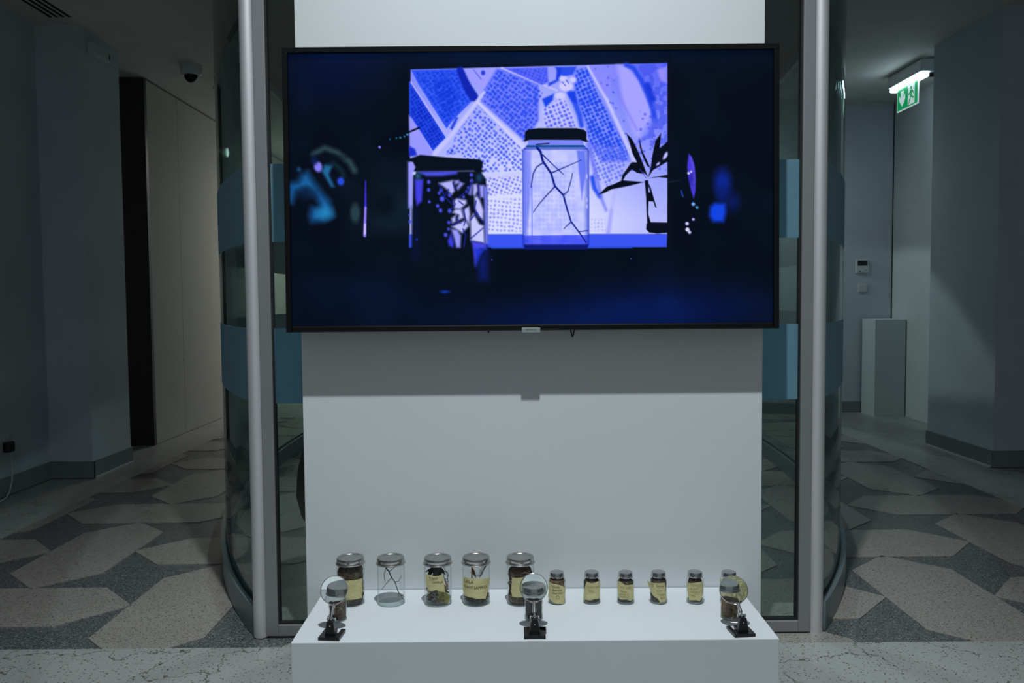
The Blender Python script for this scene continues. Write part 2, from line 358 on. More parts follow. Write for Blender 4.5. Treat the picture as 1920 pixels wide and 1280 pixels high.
# ------------------------------------------------------------------ white panel, plinth, pedestal
o = MB().box(-.640, .762, 2.493, 2.545, 0, 2.62).build('display_board', 'board_white', None, bevel=.0015)
tag(o, 'tall white freestanding wall panel carrying the screen, in front of the glass doors', 'panel')
plinth = MB().box(-.585, .6925, 2.103, 2.490, 0, .179).build('display_plinth', 'plinth_white', None, bevel=.002)
tag(plinth, 'long low white plinth under the screen carrying the jars', 'plinth'); plinth.cycles.is_caustics_receiver = True
o = MB().box(-.135, .135, -.135, .135, 0, .865).build('tall_pedestal', 'pedestal_white', None, bevel=.002, loc=(3.345, 7.385, 0))
tag(o, 'tall white pedestal standing in the nook under the light switch', 'pedestal')

# ------------------------------------------------------------------ television
tv = thing('television', 'large black flat television showing a blue film of jars, on the white panel', 'television', (.061, 2.405, .978)); tv.rotation_euler[0] = -.0227
hw, th = .7225, .828
MB().box(-hw, hw, .012, .055, 0, th).build('housing', 'tv_back', tv, bevel=.004)
MB().box(-.30, .30, .055, .066, .2, .62).build('wall_bracket', 'tv_back', tv)
bw = .0155
fr = MB().box(-hw, hw, 0, .014, th - .0155, th).box(-hw, -hw + bw, 0, .014, 0, th - .0155).box(hw - bw, hw, 0, .014, 0, th - .0155)
fr.build('bezel', 'tv_black', tv, bevel=.0012)
MB().box(-hw + bw, hw - bw, -.001, .014, 0.002, .0185).build('lower_bezel', 'tv_black', tv, bevel=.004)
MB().box(-.032, .022, -.003, .012, -.006, .0085).build('brand_tab', 'tab_grey', tv, bevel=.001)
v, f = text_geo('SAMSUNG', .0055)
MB().add([(x * 1.25 - .005, -.0034, y + .0032) for x, y, z in v], f).build('lettering', 'tab_ink', [c for c in COL.objects if c.name == 'brand_tab'][0])
lp = [(.118 + .006 * math.cos(a) * (1 if abs(math.sin(a)) > .0 else 1), .03, .004 - .022 * math.sin(a)) for a in np.linspace(0, PI, 12)]
MB().tube([(.113, .03, .02), (.1135, .03, 0), (.1165, .03, -.016), (.1185, .03, -.020), (.1205, .03, -.016), (.1235, .03, 0), (.124, .03, .02)], .0022, 8).build('cable_loop', 'black_plastic', tv, True)
MB().tube([(-.130, .03, .01), (-.1305, .03, -.006)], .0028, 8).build('screw_tip', 'black_plastic', tv, True)
# the film frame on the screen: a fine grid of emissive points (flat picture on a flat screen)
def screen_colors(nx, ny):
    U, V = np.meshgrid(np.linspace(0, 1, nx), np.linspace(0, 1, ny)); U = U.ravel(); V = V.ravel()   # V downward
    C4 = np.array([(540.5, 98), (1452, 88.5), (1453, 606), (544, 610)], float)
    P = (C4[0] * ((1 - U) * (1 - V))[:, None] + C4[1] * (U * (1 - V))[:, None] + C4[2] * (U * V)[:, None] + C4[3] * ((1 - U) * V)[:, None])
    X, Y = P[:, 0].copy(), P[:, 1].copy(); N = len(X)
    img = np.tile(np.array([0., 6., 21.]), (N, 1))
    rng = np.random.RandomState(3)
    def vnoise(sc, seed, ax=1.0):
        g = np.random.RandomState(seed).rand(64, 64); x = X / sc * ax; y = Y / sc; i = np.floor(x).astype(int); j = np.floor(y).astype(int)
        fx, fy = x - i, y - j; fx = fx * fx * (3 - 2 * fx); fy = fy * fy * (3 - 2 * fy); q = lambda a, b: g[b % 64, a % 64]
        return (q(i, j) * (1 - fx) + q(i + 1, j) * fx) * (1 - fy) + (q(i, j + 1) * (1 - fx) + q(i + 1, j + 1) * fx) * fy
    ss = lambda d, s: np.clip(.5 - d / (2 * s), 0, 1)
    def put(idx, mk, col):
        c = np.array(col, float) if not isinstance(col, np.ndarray) else col
        img[idx] = img[idx] * (1 - mk[:, None]) + c * mk[:, None]
    def near(P, pad):
        P = np.array(P, float); a = P.min(0) - pad; b = P.max(0) + pad
        return np.nonzero((X > a[0]) & (X < b[0]) & (Y > a[1]) & (Y < b[1]))[0]
    def sdf(P, idx):
        x, y = X[idx], Y[idx]; n = len(P); d = np.full(len(idx), 1e9); s = np.zeros(len(idx), bool)
        for i in range(n):
            (ax, ay), (bx, by) = P[i], P[(i + 1) % n]; ex, ey = bx - ax, by - ay
            t = np.clip(((x - ax) * ex + (y - ay) * ey) / (ex * ex + ey * ey + 1e-9), 0, 1)
            d = np.minimum(d, np.hypot(x - ax - t * ex, y - ay - t * ey))
            cr_ = ((ay > y) != (by > y)) & (x < ex * (y - ay) / (ey if abs(ey) > 1e-9 else 1e-9) + ax); s ^= cr_
        return np.where(s, -d, d)
    def poly(P, col, soft=.8, al=1.0):
        idx = near(P, soft + 1); put(idx, ss(sdf(P, idx), soft) * al, col)
    def line(P, w0, w1, col, soft=.8, al=1.0):
        idx = near(P, max(w0, w1) + soft + 1); x, y = X[idx], Y[idx]; d = np.full(len(idx), 1e9); n = len(P) - 1
        for i in range(n):
            (ax, ay), (bx, by) = P[i], P[i + 1]; ex, ey = bx - ax, by - ay
            t = np.clip(((x - ax) * ex + (y - ay) * ey) / (ex * ex + ey * ey + 1e-9), 0, 1); w = w0 + (w1 - w0) * (i + t) / n
            d = np.minimum(d, np.hypot(x - ax - t * ex, y - ay - t * ey) - w / 2)
        put(idx, ss(d, soft) * al, col)
    def ell(cx, cy, rx, ry, col, soft=1.0, al=1.0, rot=0):
        r = max(rx, ry) + soft + 1; idx = near([(cx - r, cy - r), (cx + r, cy + r)], 0); c, s = math.cos(rot), math.sin(rot)
        x, y = (X[idx] - cx) * c + (Y[idx] - cy) * s, -(X[idx] - cx) * s + (Y[idx] - cy) * c
        put(idx, ss((np.hypot(x / rx, y / ry) - 1) * min(rx, ry), soft) * al, col)
    def dots(P, ang, sx, sy, rad, col, al=1.0, jit=.12, seed=0, drop=.0):
        idx = near(P, 1); a = math.radians(ang); c, s = math.cos(a), math.sin(a)
        x, y = X[idx] * c + Y[idx] * s, -X[idx] * s + Y[idx] * c; i, j = np.floor(x / sx).astype(int), np.floor(y / sy).astype(int)
        g = np.random.RandomState(seed).rand(97, 89, 4); h = g[i % 97, j % 89]
        d = np.hypot(x - (i + .5 + (h[:, 0] - .5) * jit * 2) * sx, y - (j + .5 + (h[:, 1] - .5) * jit * 2) * sy) - rad * (.7 + .6 * h[:, 2])
        put(idx, ss(d, 1.5) * ss(sdf(P, idx) + rad, 2.0) * al * (h[:, 3] > drop), col)
    o = lambda ox, oy, s: (lambda Q: [(ox + u / s, oy + v / s) for u, v in Q])
    DK = (2, 10, 27)
    # vague dark surroundings
    n1, n2 = vnoise(70, 1), vnoise(38, 2)
    img += (n1 * n2)[:, None] * np.array([2, 7, 12.])
    w = np.exp(-((X - 1240) / 190) ** 2 - ((Y - 585) / 55) ** 2); img += w[:, None] * np.array([0, 12, 50.])
    w = np.exp(-((X - 1000) / 170) ** 2 - ((Y - 600) / 40) ** 2); img += w[:, None] * np.array([0, 9, 30.])
    w = np.exp(-((X - 700) / 150) ** 2 - ((Y - 560) / 60) ** 2); img += w[:, None] * np.array([0, 5, 14.])
    w = np.exp(-((X - 715) / 60) ** 2 - ((Y - 390) / 70) ** 2) * n2; img += w[:, None] * np.array([14, 34, 32.])
    w = np.exp(-((X - 1000) / 330) ** 2 - ((Y - 98) / 30) ** 2); img += w[:, None] * np.array([2, 14, 30.])
    w = np.exp(-((X - 620) / 90) ** 2 - ((Y - 140) / 60) ** 2); img += w[:, None] * np.array([0, 4, 22.])
    # projected aerial photograph
    Q = [(771, 127), (1253.5, 114), (1253, 437), (767, 437)]
    idx = near(Q, 2); t = np.clip((Y[idx] - 130) / 280, 0, 1); r = np.exp(-((X[idx] - 985) / 210) ** 2)
    b = np.clip(.28 + .6 * t * (.55 + .45 * r) + .25 * r - .22 * np.clip((X[idx] - 1100) / 100, 0, 1) * (1 - t), 0, 1)[:, None]
    put(idx, ss(sdf(Q, idx), .8), np.array([74, 88, 248.]) * (1 - b) + np.array([216, 220, 255.]) * b)
    A = [(768, 150), (775, 152), (838, 253), (828, 263), (812, 280), (768, 212)]
    poly(A, (34, 74, 236)); dots(A, 58, 6.2, 6.2, 2.6, (5, 35, 185), .9, seed=1)
    B = [(772, 128), (858, 126), (888, 184), (850, 222), (838, 238), (784, 152)]
    poly(B, (52, 88, 246)); dots(B, 55, 7.5, 7.5, 3.1, (14, 58, 220), .9, .25, seed=2)
    dots([(772, 128), (858, 126), (870, 180), (846, 222), (800, 170)], 55, 15, 11, 5, (30, 75, 232), .6, .5, seed=12)
    dots(o(760, 100, 6.4)([(300, 300), (560, 260), (640, 500), (560, 760), (480, 820)]), 57, 9, 7, 3.4, (12, 52, 215), .8, .3, seed=21)
    line([(864, 128), (871, 146), (878, 160), (889, 178)], 13, 17, (12, 34, 176), 2)
    poly([(871, 126), (931, 124), (902, 168), (890, 152)], (156, 156, 255), 1.5); ell(907, 133, 4, 4.5, (35, 60, 215), 1.5); line([(890, 128), (903, 145)], 2, 2, (90, 100, 245), 1)
    D = [(932, 125), (945, 126), (1012, 155), (1012, 222), (986, 264), (902, 186), (903, 172)]
    poly(D, (112, 124, 252), 2); dots(D, 38, 7.6, 7.6, 3.0, (40, 74, 236), .95, .2, seed=3)
    Cc = [(896, 191), (985, 276), (985, 318), (905, 322), (872, 296), (846, 276), (852, 250)]
    dots(Cc, 42, 7.3, 7.3, 2.3, (62, 88, 236), .95, .22, seed=4, drop=.05)
    line([(905, 326), (985, 322)], 5, 5, (196, 198, 255), 3, .7)
    dots([(907, 328), (982, 324), (980, 362), (910, 366)], 22, 7.0, 7.0, 2.0, (88, 96, 236), .85, .2, seed=5)
    dots([(910, 370), (980, 366), (980, 434), (913, 434)], 5, 7.4, 7.6, 1.7, (112, 112, 238), .8, .15, seed=6)
    poly(o(760, 100, 6.4)([(540, 880), (610, 740), (640, 750), (570, 900)]), (30, 60, 220), 2)
    G = o(760, 100, 6.4)([(480, 1150), (560, 1080), (640, 1200), (480, 1210)]); dots(G, 40, 7, 7, 3, (25, 55, 220), .9, seed=22)
    poly([(767, 212), (781, 232), (800, 262), (812, 284), (800, 292), (768, 282)], (150, 150, 255), 2); poly([(767, 270), (778, 276), (782, 288), (767, 290)], (25, 45, 205), 2)
    line([(772, 151), (840, 256)], 3.5, 5, (172, 172, 255), 1.2); line([(816, 284), (842, 256), (896, 187), (908, 170)], 9, 6, (194, 194, 255), 2)
    line([(896, 187), (985, 276)], 4, 7, (206, 206, 255), 1.5); line([(943, 124), (1046, 166)], 4, 4, (186, 186, 255), 1.2)
    E1 = [(946, 124), (1028, 122), (1030, 150), (1018, 156)]; poly(E1, (92, 102, 250), 1.5); dots(E1, 24, 7, 6, 2.4, (45, 72, 232), .9, seed=7)
    F1_ = o(1000, 100, 6.4)([(0, 340), (150, 420), (120, 520), (0, 700)]); dots(F1_, 38, 8, 8, 3.2, (50, 80, 235), .9, seed=8)
    G1 = o(1000, 100, 6.4)([(110, 640), (330, 500), (400, 520), (480, 700), (540, 880), (140, 880)]); poly(G1, (190, 192, 255), 2); dots(G1, -22, 8.2, 8.2, 2.5, (72, 88, 236), .95, .12, seed=9)
    H1 = [(1078, 124), (1104, 120), (1125, 168), (1180, 278), (1184, 300), (1130, 302), (1104, 264), (1098, 230), (1084, 190), (1076, 160)]
    poly(H1, (128, 140, 254), 1.5); dots(H1, 66, 7.6, 7.6, 3.3, (26, 70, 232), .97, .14, seed=10)
    H2 = [(1104, 264), (1180, 272), (1172, 330), (1140, 348), (1112, 330)]; dots(H2, 66, 7.6, 7.6, 2.6, (92, 108, 244), .9, .14, seed=11)
    line([(1104, 121), (1140, 184), (1192, 300)], 4, 8, (192, 192, 255), 1.5)
    for P_, w_ in (([(1070, 170), (1080, 190), (1088, 212), (1092, 232)], 11), ([(1112, 330), (1116, 350), (1126, 366)], 9)): line(P_, w_, w_ * .8, (45, 82, 236), 2.5)
    line([(1105, 268), (1112, 296), (1120, 330), (1130, 372), (1138, 392)], 9, 4, (105, 116, 246), 3, .8)
    poly([(1108, 120), (1176, 117), (1150, 150), (1140, 178), (1128, 160)], (136, 136, 253), 3, .8); dots([(1112, 122), (1150, 118), (1190, 262), (1180, 270)], 60, 17, 15, 1.7, (66, 80, 236), .9, .45, seed=13)
    poly([(1158, 118), (1178, 118), (1200, 146), (1215, 180), (1224, 206), (1220, 222), (1200, 256), (1190, 250), (1170, 190)], (164, 162, 255), 5); line([(1145, 138), (1170, 190), (1196, 240)], 5, 3, (128, 126, 250), 3, .8)
    line([(1176, 118), (1190, 124), (1204, 146), (1216, 172), (1226, 200), (1230, 222)], 8, 10, (40, 74, 234), 2.5); line([(1216, 156), (1226, 182)], 12, 12, (24, 54, 218), 3)
    R_ = [(1196, 118), (1253, 114), (1253, 300), (1212, 262), (1232, 216), (1222, 165)]; idx = near(R_, 2); put(idx, ss(sdf(R_, idx), 2) * (vnoise(9, 5)[idx] > .55) * .55, (58, 76, 228))
    poly([(1234, 126), (1253, 120), (1253, 152), (1240, 148)], (160, 150, 250), 3, .8)
    line([(1230, 222), (1218, 250), (1200, 262)], 8, 5, (84, 100, 242), 3, .8); dots([(1200, 200), (1253, 190), (1253, 320), (1180, 320)], 20, 15, 14, 2.4, (70, 86, 238), .8, .4, seed=14)
    for P_, c_ in (([(1042, 122), (1083, 121), (1076, 136), (1058, 140), (1050, 134)], (40, 76, 236)), ([(1046, 124), (1054, 124), (1052, 146), (1030, 158), (1030, 152), (1044, 146)], (22, 58, 222)), ([(1018, 182), (1040, 172), (1038, 184), (1024, 198)], (22, 66, 232)), ([(1066, 172), (1080, 166), (1084, 190), (1074, 186)], (20, 62, 232))): poly(P_, c_, 2)
    for e_ in ((1058, 144, 8, 5), (1063, 158, 13, 9), (1052, 176, 10, 6), (1076, 146, 7, 5)): ell(*e_, (206, 202, 255), 2)
    for P_ in ([(1056, 150), (1062, 157)], [(1063, 146), (1068, 153)]): line(P_, 1.6, 1.6, (60, 70, 220))
    line([(1148, 392), (1142, 434)], 6, 8, (150, 150, 250), 3, .7); line([(1158, 340), (1146, 400)], 5, 3, (170, 170, 252), 3, .6); dots([(1108, 405), (1138, 405), (1138, 432), (1108, 432)], 0, 7, 7, 1.5, (150, 150, 246), .7, seed=15)
    poly([(766, 437), (1253, 437), (1252, 462), (766, 462)], (58, 84, 242)); poly([(921, 462), (1187, 462), (1187, 464), (921, 464)], (30, 80, 225), .6)
    # glass jar in the middle
    q = o(960, 220, 4.923)
    Bd = q([(100, 300), (108, 275), (150, 240), (665, 240), (710, 275), (718, 300), (718, 1170), (700, 1208), (120, 1208), (100, 1170)])
    idx = near(Bd, 2); d = sdf(Bd, idx); ed = np.clip((-d) / 11, 0, 1)[:, None]; yy = Y[idx]
    cin = np.where((yy > 439)[:, None], np.array([92, 104, 246.]), np.array([204, 208, 255.])); cin = cin - np.array([26, 22, 0.]) * vnoise(10, 9)[idx][:, None]
    put(idx, ss(d, .8), np.array([14, 40, 190.]) * (1 - ed ** .55) + cin * ed ** .55)
    dots(q([(190, 380), (600, 380), (620, 1050), (190, 1050)]), 0, 8, 9, 3, (160, 172, 255), .5, .1, seed=16)
    poly(q([(605, 290), (680, 290), (690, 500), (650, 740), (625, 500)]), (74, 96, 240), 2, .75); line(q([(188, 620), (188, 1160)]), 1.2, 1.2, (60, 84, 230), .8); poly(q([(110, 290), (180, 290), (180, 700), (130, 1100), (110, 1000)]), (108, 122, 246), 3, .7)
    poly(q([(110, 1165), (710, 1165), (700, 1208), (120, 1208)]), (8, 22, 110), 1.5); line(q([(150, 250), (665, 250)]), 5, 5, (18, 76, 150), 1.2); line(q([(120, 275), (700, 275)]), 1.5, 1.5, (40, 60, 200), 1)
    poly(q([(150, 195), (670, 190), (665, 232), (150, 238)]), (120, 132, 248), 1); line(q([(230, 234), (345, 224)]), 2, 2, DK)
    for y_ in (530, 750, 810): ell(*q([(697, y_)])[0], 1.5, 4, (190, 190, 255), 1)
    TW_ = [([(238, 265), (268, 300), (290, 390), (365, 500), (400, 620), (480, 705), (515, 840), (550, 950), (620, 1045), (690, 1145)], 4.2, 1.8), ([(290, 330), (350, 390), (430, 465), (485, 515)], 2.0, .9), ([(290, 405), (235, 440), (200, 500), (180, 630)], 2.2, 1.4),
           ([(375, 495), (470, 455), (550, 420), (645, 378)], 2.2, .9), ([(400, 625), (320, 710), (255, 785), (200, 862)], 2.2, 1.0), ([(485, 700), (520, 670), (545, 590), (565, 500)], 2.0, 1.2), ([(550, 955), (500, 1000), (485, 1018)], 1.9, 1.0), ([(620, 1045), (705, 1035)], 1.9, 1.2)]
    for P_, a_, b_ in TW_: line(q(P_), a_ * 1.15, b_ * 1.25, (8, 24, 130), .7)
    poly(q([(125, 120), (150, 95), (250, 82), (600, 82), (675, 98), (695, 120), (695, 188), (715, 205), (690, 212), (640, 192), (165, 192), (130, 205), (105, 203), (125, 185)]), DK, .8)
    # blurred jar at the left
    q = o(760, 280, 6.4)
    poly(q([(90, 300), (130, 240), (900, 240), (965, 330), (985, 500), (985, 1600), (60, 1600), (80, 700)]), DK, 2)
    for P_, c_ in (([(30, 130), (90, 130), (120, 190), (80, 300), (75, 690), (30, 690)], (150, 150, 255)), ([(110, 340), (215, 340), (195, 600), (135, 660), (115, 560)], (62, 62, 222)), ([(140, 245), (630, 235), (620, 275), (440, 300), (250, 300)], (70, 78, 220)),
                   ([(400, 385), (570, 350), (592, 480), (555, 525), (500, 460)], (178, 178, 252)), ([(590, 355), (640, 350), (650, 380), (600, 400)], (160, 160, 250)), ([(660, 370), (705, 390), (630, 470), (615, 440)], (150, 150, 250)), ([(575, 600), (620, 570), (730, 590), (735, 630), (660, 700), (590, 690)], (188, 188, 254)),
                   ([(565, 740), (600, 700), (670, 700), (700, 800), (625, 840), (640, 770)], (192, 192, 255)), ([(550, 810), (605, 770), (600, 850), (560, 870)], (178, 178, 252)), ([(690, 710), (765, 665), (778, 760), (765, 885), (720, 815)], (186, 186, 254)), ([(550, 910), (720, 835), (760, 905), (680, 988), (600, 935)], (190, 192, 255)),
                   ([(548, 940), (620, 950), (665, 1020), (660, 1090), (655, 1165), (610, 1165), (585, 1060)], (148, 152, 250)), ([(505, 1085), (545, 990), (580, 1100), (570, 1165), (520, 1140)], (54, 60, 220)), ([(815, 400), (860, 395), (872, 470), (835, 550), (812, 520)], (176, 178, 252)), ([(885, 410), (945, 410), (945, 560), (900, 560)], (150, 150, 250)),
                   ([(830, 560), (870, 540), (900, 600), (940, 720), (935, 830), (880, 790), (835, 690)], (188, 190, 255)), ([(780, 830), (815, 750), (890, 880), (940, 900), (950, 1112), (785, 1078)], (196, 198, 255)), ([(790, 1085), (950, 1115), (985, 1100), (975, 1190), (900, 1180), (860, 1300), (830, 1390), (812, 1200)], (66, 70, 228)),
                   ([(830, 1180), (960, 1180), (900, 1260), (850, 1390)], (30, 52, 205)), ([(760, 520), (790, 400), (805, 420), (790, 530)], (130, 134, 246)), ([(945, 420), (985, 430), (990, 1120), (955, 1110)], (120, 128, 246))): poly(q(P_), c_, 2.8)
    poly(q([(960, 1180), (990, 1160), (985, 1560), (880, 1560), (860, 1320)]), (10, 30, 130), 8, .7); poly(q([(70, 700), (140, 700), (160, 1300), (90, 1300)]), (4, 20, 70), 10, .6)
    for x_, y_, r_ in ((280, 370, 3.2), (278, 466, 3), (285, 610, 2.4), (430, 470, 3.2), (405, 505, 2.6), (440, 575, 4.5), (385, 660, 3), (420, 715, 3.4), (530, 720, 3.6), (520, 860, 3), (516, 940, 2.6), (530, 530, 3.2), (757, 440, 2.4), (736, 486, 2.2), (700, 552, 2.4), (795, 285, 3.2), (797, 358, 3.2), (50, 850, 2.8), (42, 770, 1.6), (480, 1010, 3.4)): ell(*q([(x_, y_)])[0], r_, r_ * 1.1, (74, 84, 232), 1.8)
    for P_ in ([(400, 400), (480, 560), (560, 640)], [(640, 560), (760, 470), (800, 360)], [(545, 700), (600, 640), (560, 560)], [(690, 940), (720, 1020), (700, 1160)], [(610, 800), (660, 870)], [(850, 600), (830, 700), (860, 790)], [(560, 900), (640, 850)], [(570, 380), (600, 470)], [(700, 690), (720, 840), (700, 900)], [(780, 830), (860, 740), (930, 870)], [(790, 1050), (930, 930)], [(880, 400), (880, 560)], [(690, 640), (640, 600)], [(520, 460), (470, 540)]): line(q(P_), 2.2, 1.8, (20, 34, 150), 1.2)
    ell(*q([(150, 300)])[0], 5, 6, (50, 120, 160), 4, .7); ell(*q([(890, 320)])[0], 6, 8, (24, 70, 110), 4, .8); ell(*q([(105, 262)])[0], 3.4, 2.8, (205, 205, 255), 1.2)
    poly(q([(50, 90), (180, 45), (500, 75), (900, 100), (935, 140), (920, 220), (960, 240), (880, 265), (820, 235), (140, 240), (100, 245), (120, 190), (90, 130), (45, 120)]), DK, 1.4)
    # leaves standing in a jar at the right
    q = o(1100, 230, 5.122); K = (2, 8, 26)
    for P_ in ([(392, 85), (445, 140), (500, 250), (555, 390), (598, 505), (545, 450), (500, 380), (450, 280), (425, 190)], [(513, 128), (545, 255), (600, 370), (622, 420), (590, 400), (545, 300), (520, 220)], [(725, 80), (712, 230), (672, 400), (600, 510), (625, 420), (640, 300), (670, 160)],
               [(672, 260), (715, 225), (790, 160), (790, 270), (735, 330), (790, 300), (790, 355), (700, 410), (640, 445), (600, 510), (650, 400)], [(430, 375), (450, 362), (520, 366), (560, 478), (490, 465), (445, 432), (385, 490), (355, 545), (340, 540), (350, 490), (400, 420)], [(120, 678), (200, 600), (280, 570), (350, 538), (560, 556), (430, 590), (340, 608), (250, 625), (170, 665)],
               [(600, 520), (700, 500), (790, 484), (790, 517), (700, 508)], [(566, 540), (600, 536), (606, 700), (600, 860), (624, 945), (590, 955), (580, 700)], [(590, 540), (625, 610), (682, 806), (668, 800), (650, 745), (590, 742), (585, 660), (620, 655)], [(585, 960), (610, 945), (790, 948), (790, 1048), (690, 1056), (610, 1046), (580, 1015)]): poly(q(P_), K, .7)
    ell(*q([(768, 300)])[0], 3, 8, (190, 188, 255), 1, 1, .5); ell(*q([(696, 380)])[0], 2, 4.4, (180, 180, 255), 1, 1, .8)
    line(q([(520, 430), (585, 520)]), 1, 1, (60, 70, 200), .6)
    idx = np.nonzero((X > 1253.5) & (X < 1262) & (Y > 100) & (Y < 470))[0]; img[idx] = np.array([2, 9, 27.])
    # lens and highlights at the far right
    poly(q([(992, 280), (1020, 310), (1045, 380), (1058, 500), (1058, 640), (1040, 718), (1015, 640), (985, 500), (977, 400)]), (68, 56, 214), 1.2); line(q([(1010, 320), (1035, 420), (1040, 560)]), 3, 5, (96, 86, 232), 2.5, .7); ell(*q([(1018, 520)])[0], 4, 10, (30, 30, 150), 4, .8)
    for x_, y_, r_, c_ in ((990, 470, 2.2, (225, 220, 255)), (1014, 455, 1.8, (225, 220, 255)), (1036, 770, 3.4, (110, 160, 235)), (1072, 803, 2.8, (70, 140, 190)), (1036, 918, 2.6, (170, 160, 245)), (976, 960, 3.3, (200, 195, 250)), (980, 1018, 3.8, (228, 224, 255)), (1000, 1044, 3.0, (200, 196, 252))): ell(*q([(x_, y_)])[0], r_, r_, c_, 1.0)
    line(q([(920, 640), (935, 695)]), 1.8, 2.2, (30, 80, 190), .9); line(q([(800, 555), (900, 540)]), 2.5, 1.5, (12, 40, 52), 1.5)
    q = o(1260, 270, 6.74)
    ell(*q([(655, 470)])[0], 15, 24, (6, 36, 142), 9); ell(*q([(660, 620)])[0], 11, 14, (4, 26, 108), 8); ell(*q([(785, 715)])[0], 12, 16, (4, 22, 88), 9); poly(q([(500, 780), (560, 730), (690, 740), (700, 860), (670, 970), (540, 970), (490, 900)]), (14, 66, 226), 5)
    # blurred shapes at the left
    q = o(530, 230, 5.119)
    poly(q([(50, 570), (140, 550), (180, 480), (235, 455), (300, 560), (380, 670), (440, 730), (478, 880), (390, 925), (270, 935), (250, 880), (270, 800), (350, 790), (320, 700), (220, 610), (120, 640), (80, 750), (50, 750)]), (20, 92, 156), 9)
    ell(*q([(400, 850)])[0], 13, 11, (34, 136, 190), 9, .8); ell(*q([(230, 660)])[0], 16, 10, (6, 36, 72), 7, .8)
    line(q([(290, 285), (400, 225), (520, 270), (640, 360), (685, 440)]), 9, 12, (44, 72, 80), 4.5, .9); line(q([(420, 400), (480, 370), (560, 440), (580, 490)]), 8, 6, (18, 50, 66), 5, .8)
    poly(q([(370, 450), (400, 390), (470, 400), (440, 480), (490, 600), (460, 600)]), (28, 100, 150), 3.5); ell(*q([(335, 405)])[0], 7.5, 10, (128, 122, 238), 2.5, 1, -.2); ell(*q([(553, 545)])[0], 6.5, 7.5, (36, 74, 215), 2.5); ell(*q([(300, 340)])[0], 6, 8, (8, 28, 84), 4)
    ell(*q([(690, 850)])[0], 9, 18, (38, 66, 76), 3.5, .9); ell(*q([(150, 430)])[0], 4, 4, (20, 70, 110), 3); ell(*q([(440, 320)])[0], 30, 6, (2, 12, 24), 4, .6)
    line(q([(792, 540), (790, 680), (789, 800)]), 2.0, 4.2, (58, 44, 212), 1); line(q([(789, 800), (784, 940), (780, 1070)]), 4.2, 5.5, (140, 120, 240), 1); line(q([(783, 960), (781, 1050)]), 3, 3.5, (205, 190, 255), 1)
    for x_, y_, r_, c_ in ((930, 218, 2.4, (120, 120, 245)), (1030, 140, 1.6, (20, 70, 150)), (1092, 131, 1.6, (20, 90, 150)), (1130, 126, 2.0, (30, 120, 160)), (1170, 115, 1.7, (30, 110, 150)), (1198, 96, 2.2, (50, 140, 190)), (1283, 1105, 2, (10, 50, 150))): ell(*q([(x_, y_)])[0], r_, r_, c_, .9)
    line(q([(1195, 80), (1310, 32)]), 3.6, 3.6, DK, .6)
    ell(833, 545.5, 8, 2.6, (12, 60, 190), 2.2, .9); ell(922, 485, 1.2, 1.2, (40, 80, 170), .6); ell(1185, 484, 1.2, 1.2, (40, 110, 190), .6)
    img = np.clip(img, 0, 255) / 255.0
    return np.where(img <= .04045, img / 12.92, ((img + .055) / 1.055) ** 2.4)
nx, ny = 760, 430
cols = screen_colors(nx, ny)
x0, x1, zt, zb = -hw + bw, hw - bw, th - .0155, .0185
gx, gz = np.meshgrid(np.linspace(x0, x1, nx), np.linspace(zt, zb, ny))
vs = np.stack([gx.ravel(), np.full(nx * ny, .010), gz.ravel()], 1).astype(np.float32)
ii, jj = np.meshgrid(np.arange(nx - 1), np.arange(ny - 1)); a = (jj * nx + ii).ravel()
quads = np.stack([a, a + nx, a + nx + 1, a + 1], 1).astype(np.int32)
me = bpy.data.meshes.new('screen'); me.vertices.add(nx * ny); me.vertices.foreach_set('co', vs.ravel())
me.loops.add(quads.size); me.loops.foreach_set('vertex_index', quads.ravel()); me.polygons.add(len(quads))
me.polygons.foreach_set('loop_start', np.arange(0, quads.size, 4, dtype=np.int32)); me.update(calc_edges=True)
ca = me.color_attributes.new('picture', 'FLOAT_COLOR', 'POINT'); ca.data.foreach_set('color', np.concatenate([cols, np.ones((nx * ny, 1))], 1).astype(np.float32).ravel())
m = mat('screen_picture', (.002, .002, .002), .12, spec=.12); at_ = nn(m, 'ShaderNodeVertexColor', layer_name='picture')
lk(m, at_.outputs[0], m.node_tree.nodes['Principled BSDF'].inputs['Emission Color']); m.node_tree.nodes['Principled BSDF'].inputs['Emission Strength'].default_value = 1.0
me.materials.append(m); scr = bpy.data.objects.new('screen', me); COL.objects.link(scr); scr.parent = tv


# ------------------------------------------------------------------ fittings on walls and ceilings
t = thing('emergency_light_box', 'small pale box high on the grey left wall near the ceiling', 'light', (-2.565, 5.183, 2.616))
MB().box(0, .045, -.112, .112, -.036, .036).build('housing', 'white_plastic', t, bevel=.004)
MB().box(.0445, .047, -.085, .05, -.022, .022).build('face_plate', 'white_plastic', t, bevel=.0008)
MB().box(.0445, .048, .070, .078, -.022, .012).build('switch_slot', 'black_plastic', t)
t = thing('air_diffuser', 'slotted air diffuser in the dark left ceiling', 'vent', (-2.565, 4.4, CL))
MB().box(-.115, .115, -.5, .44, -.003, -.0005).build('frame', 'ceiling_paint', t)
for k in range(4):
    x = -.078 + k * .0365
    MB().box(x - .010, x + .010, -.5, .428, -.0042, -.0028).build('slot', 'slot_black', t)
t = thing('dome_camera', 'white dome security camera with black dome on the left ceiling', 'camera', (-2.228, 5.84, CL))
MB().lathe([(.062, -.066), (.068, -.060), (.0725, -.05), (.0765, 0)], 40).build('housing', 'white_plastic', t, True)
MB().lathe([(.004, -.116), (.020, -.112), (.034, -.099), (.043, -.080), (.047, -.060)], 32, (-.004, 0, 0)).build('dome', 'tv_black', t, True)
t = thing('bullet_camera', 'tiny pale camera on the ceiling beside the glass, behind the dome camera', 'camera', (-2.20, 6.28, CL))
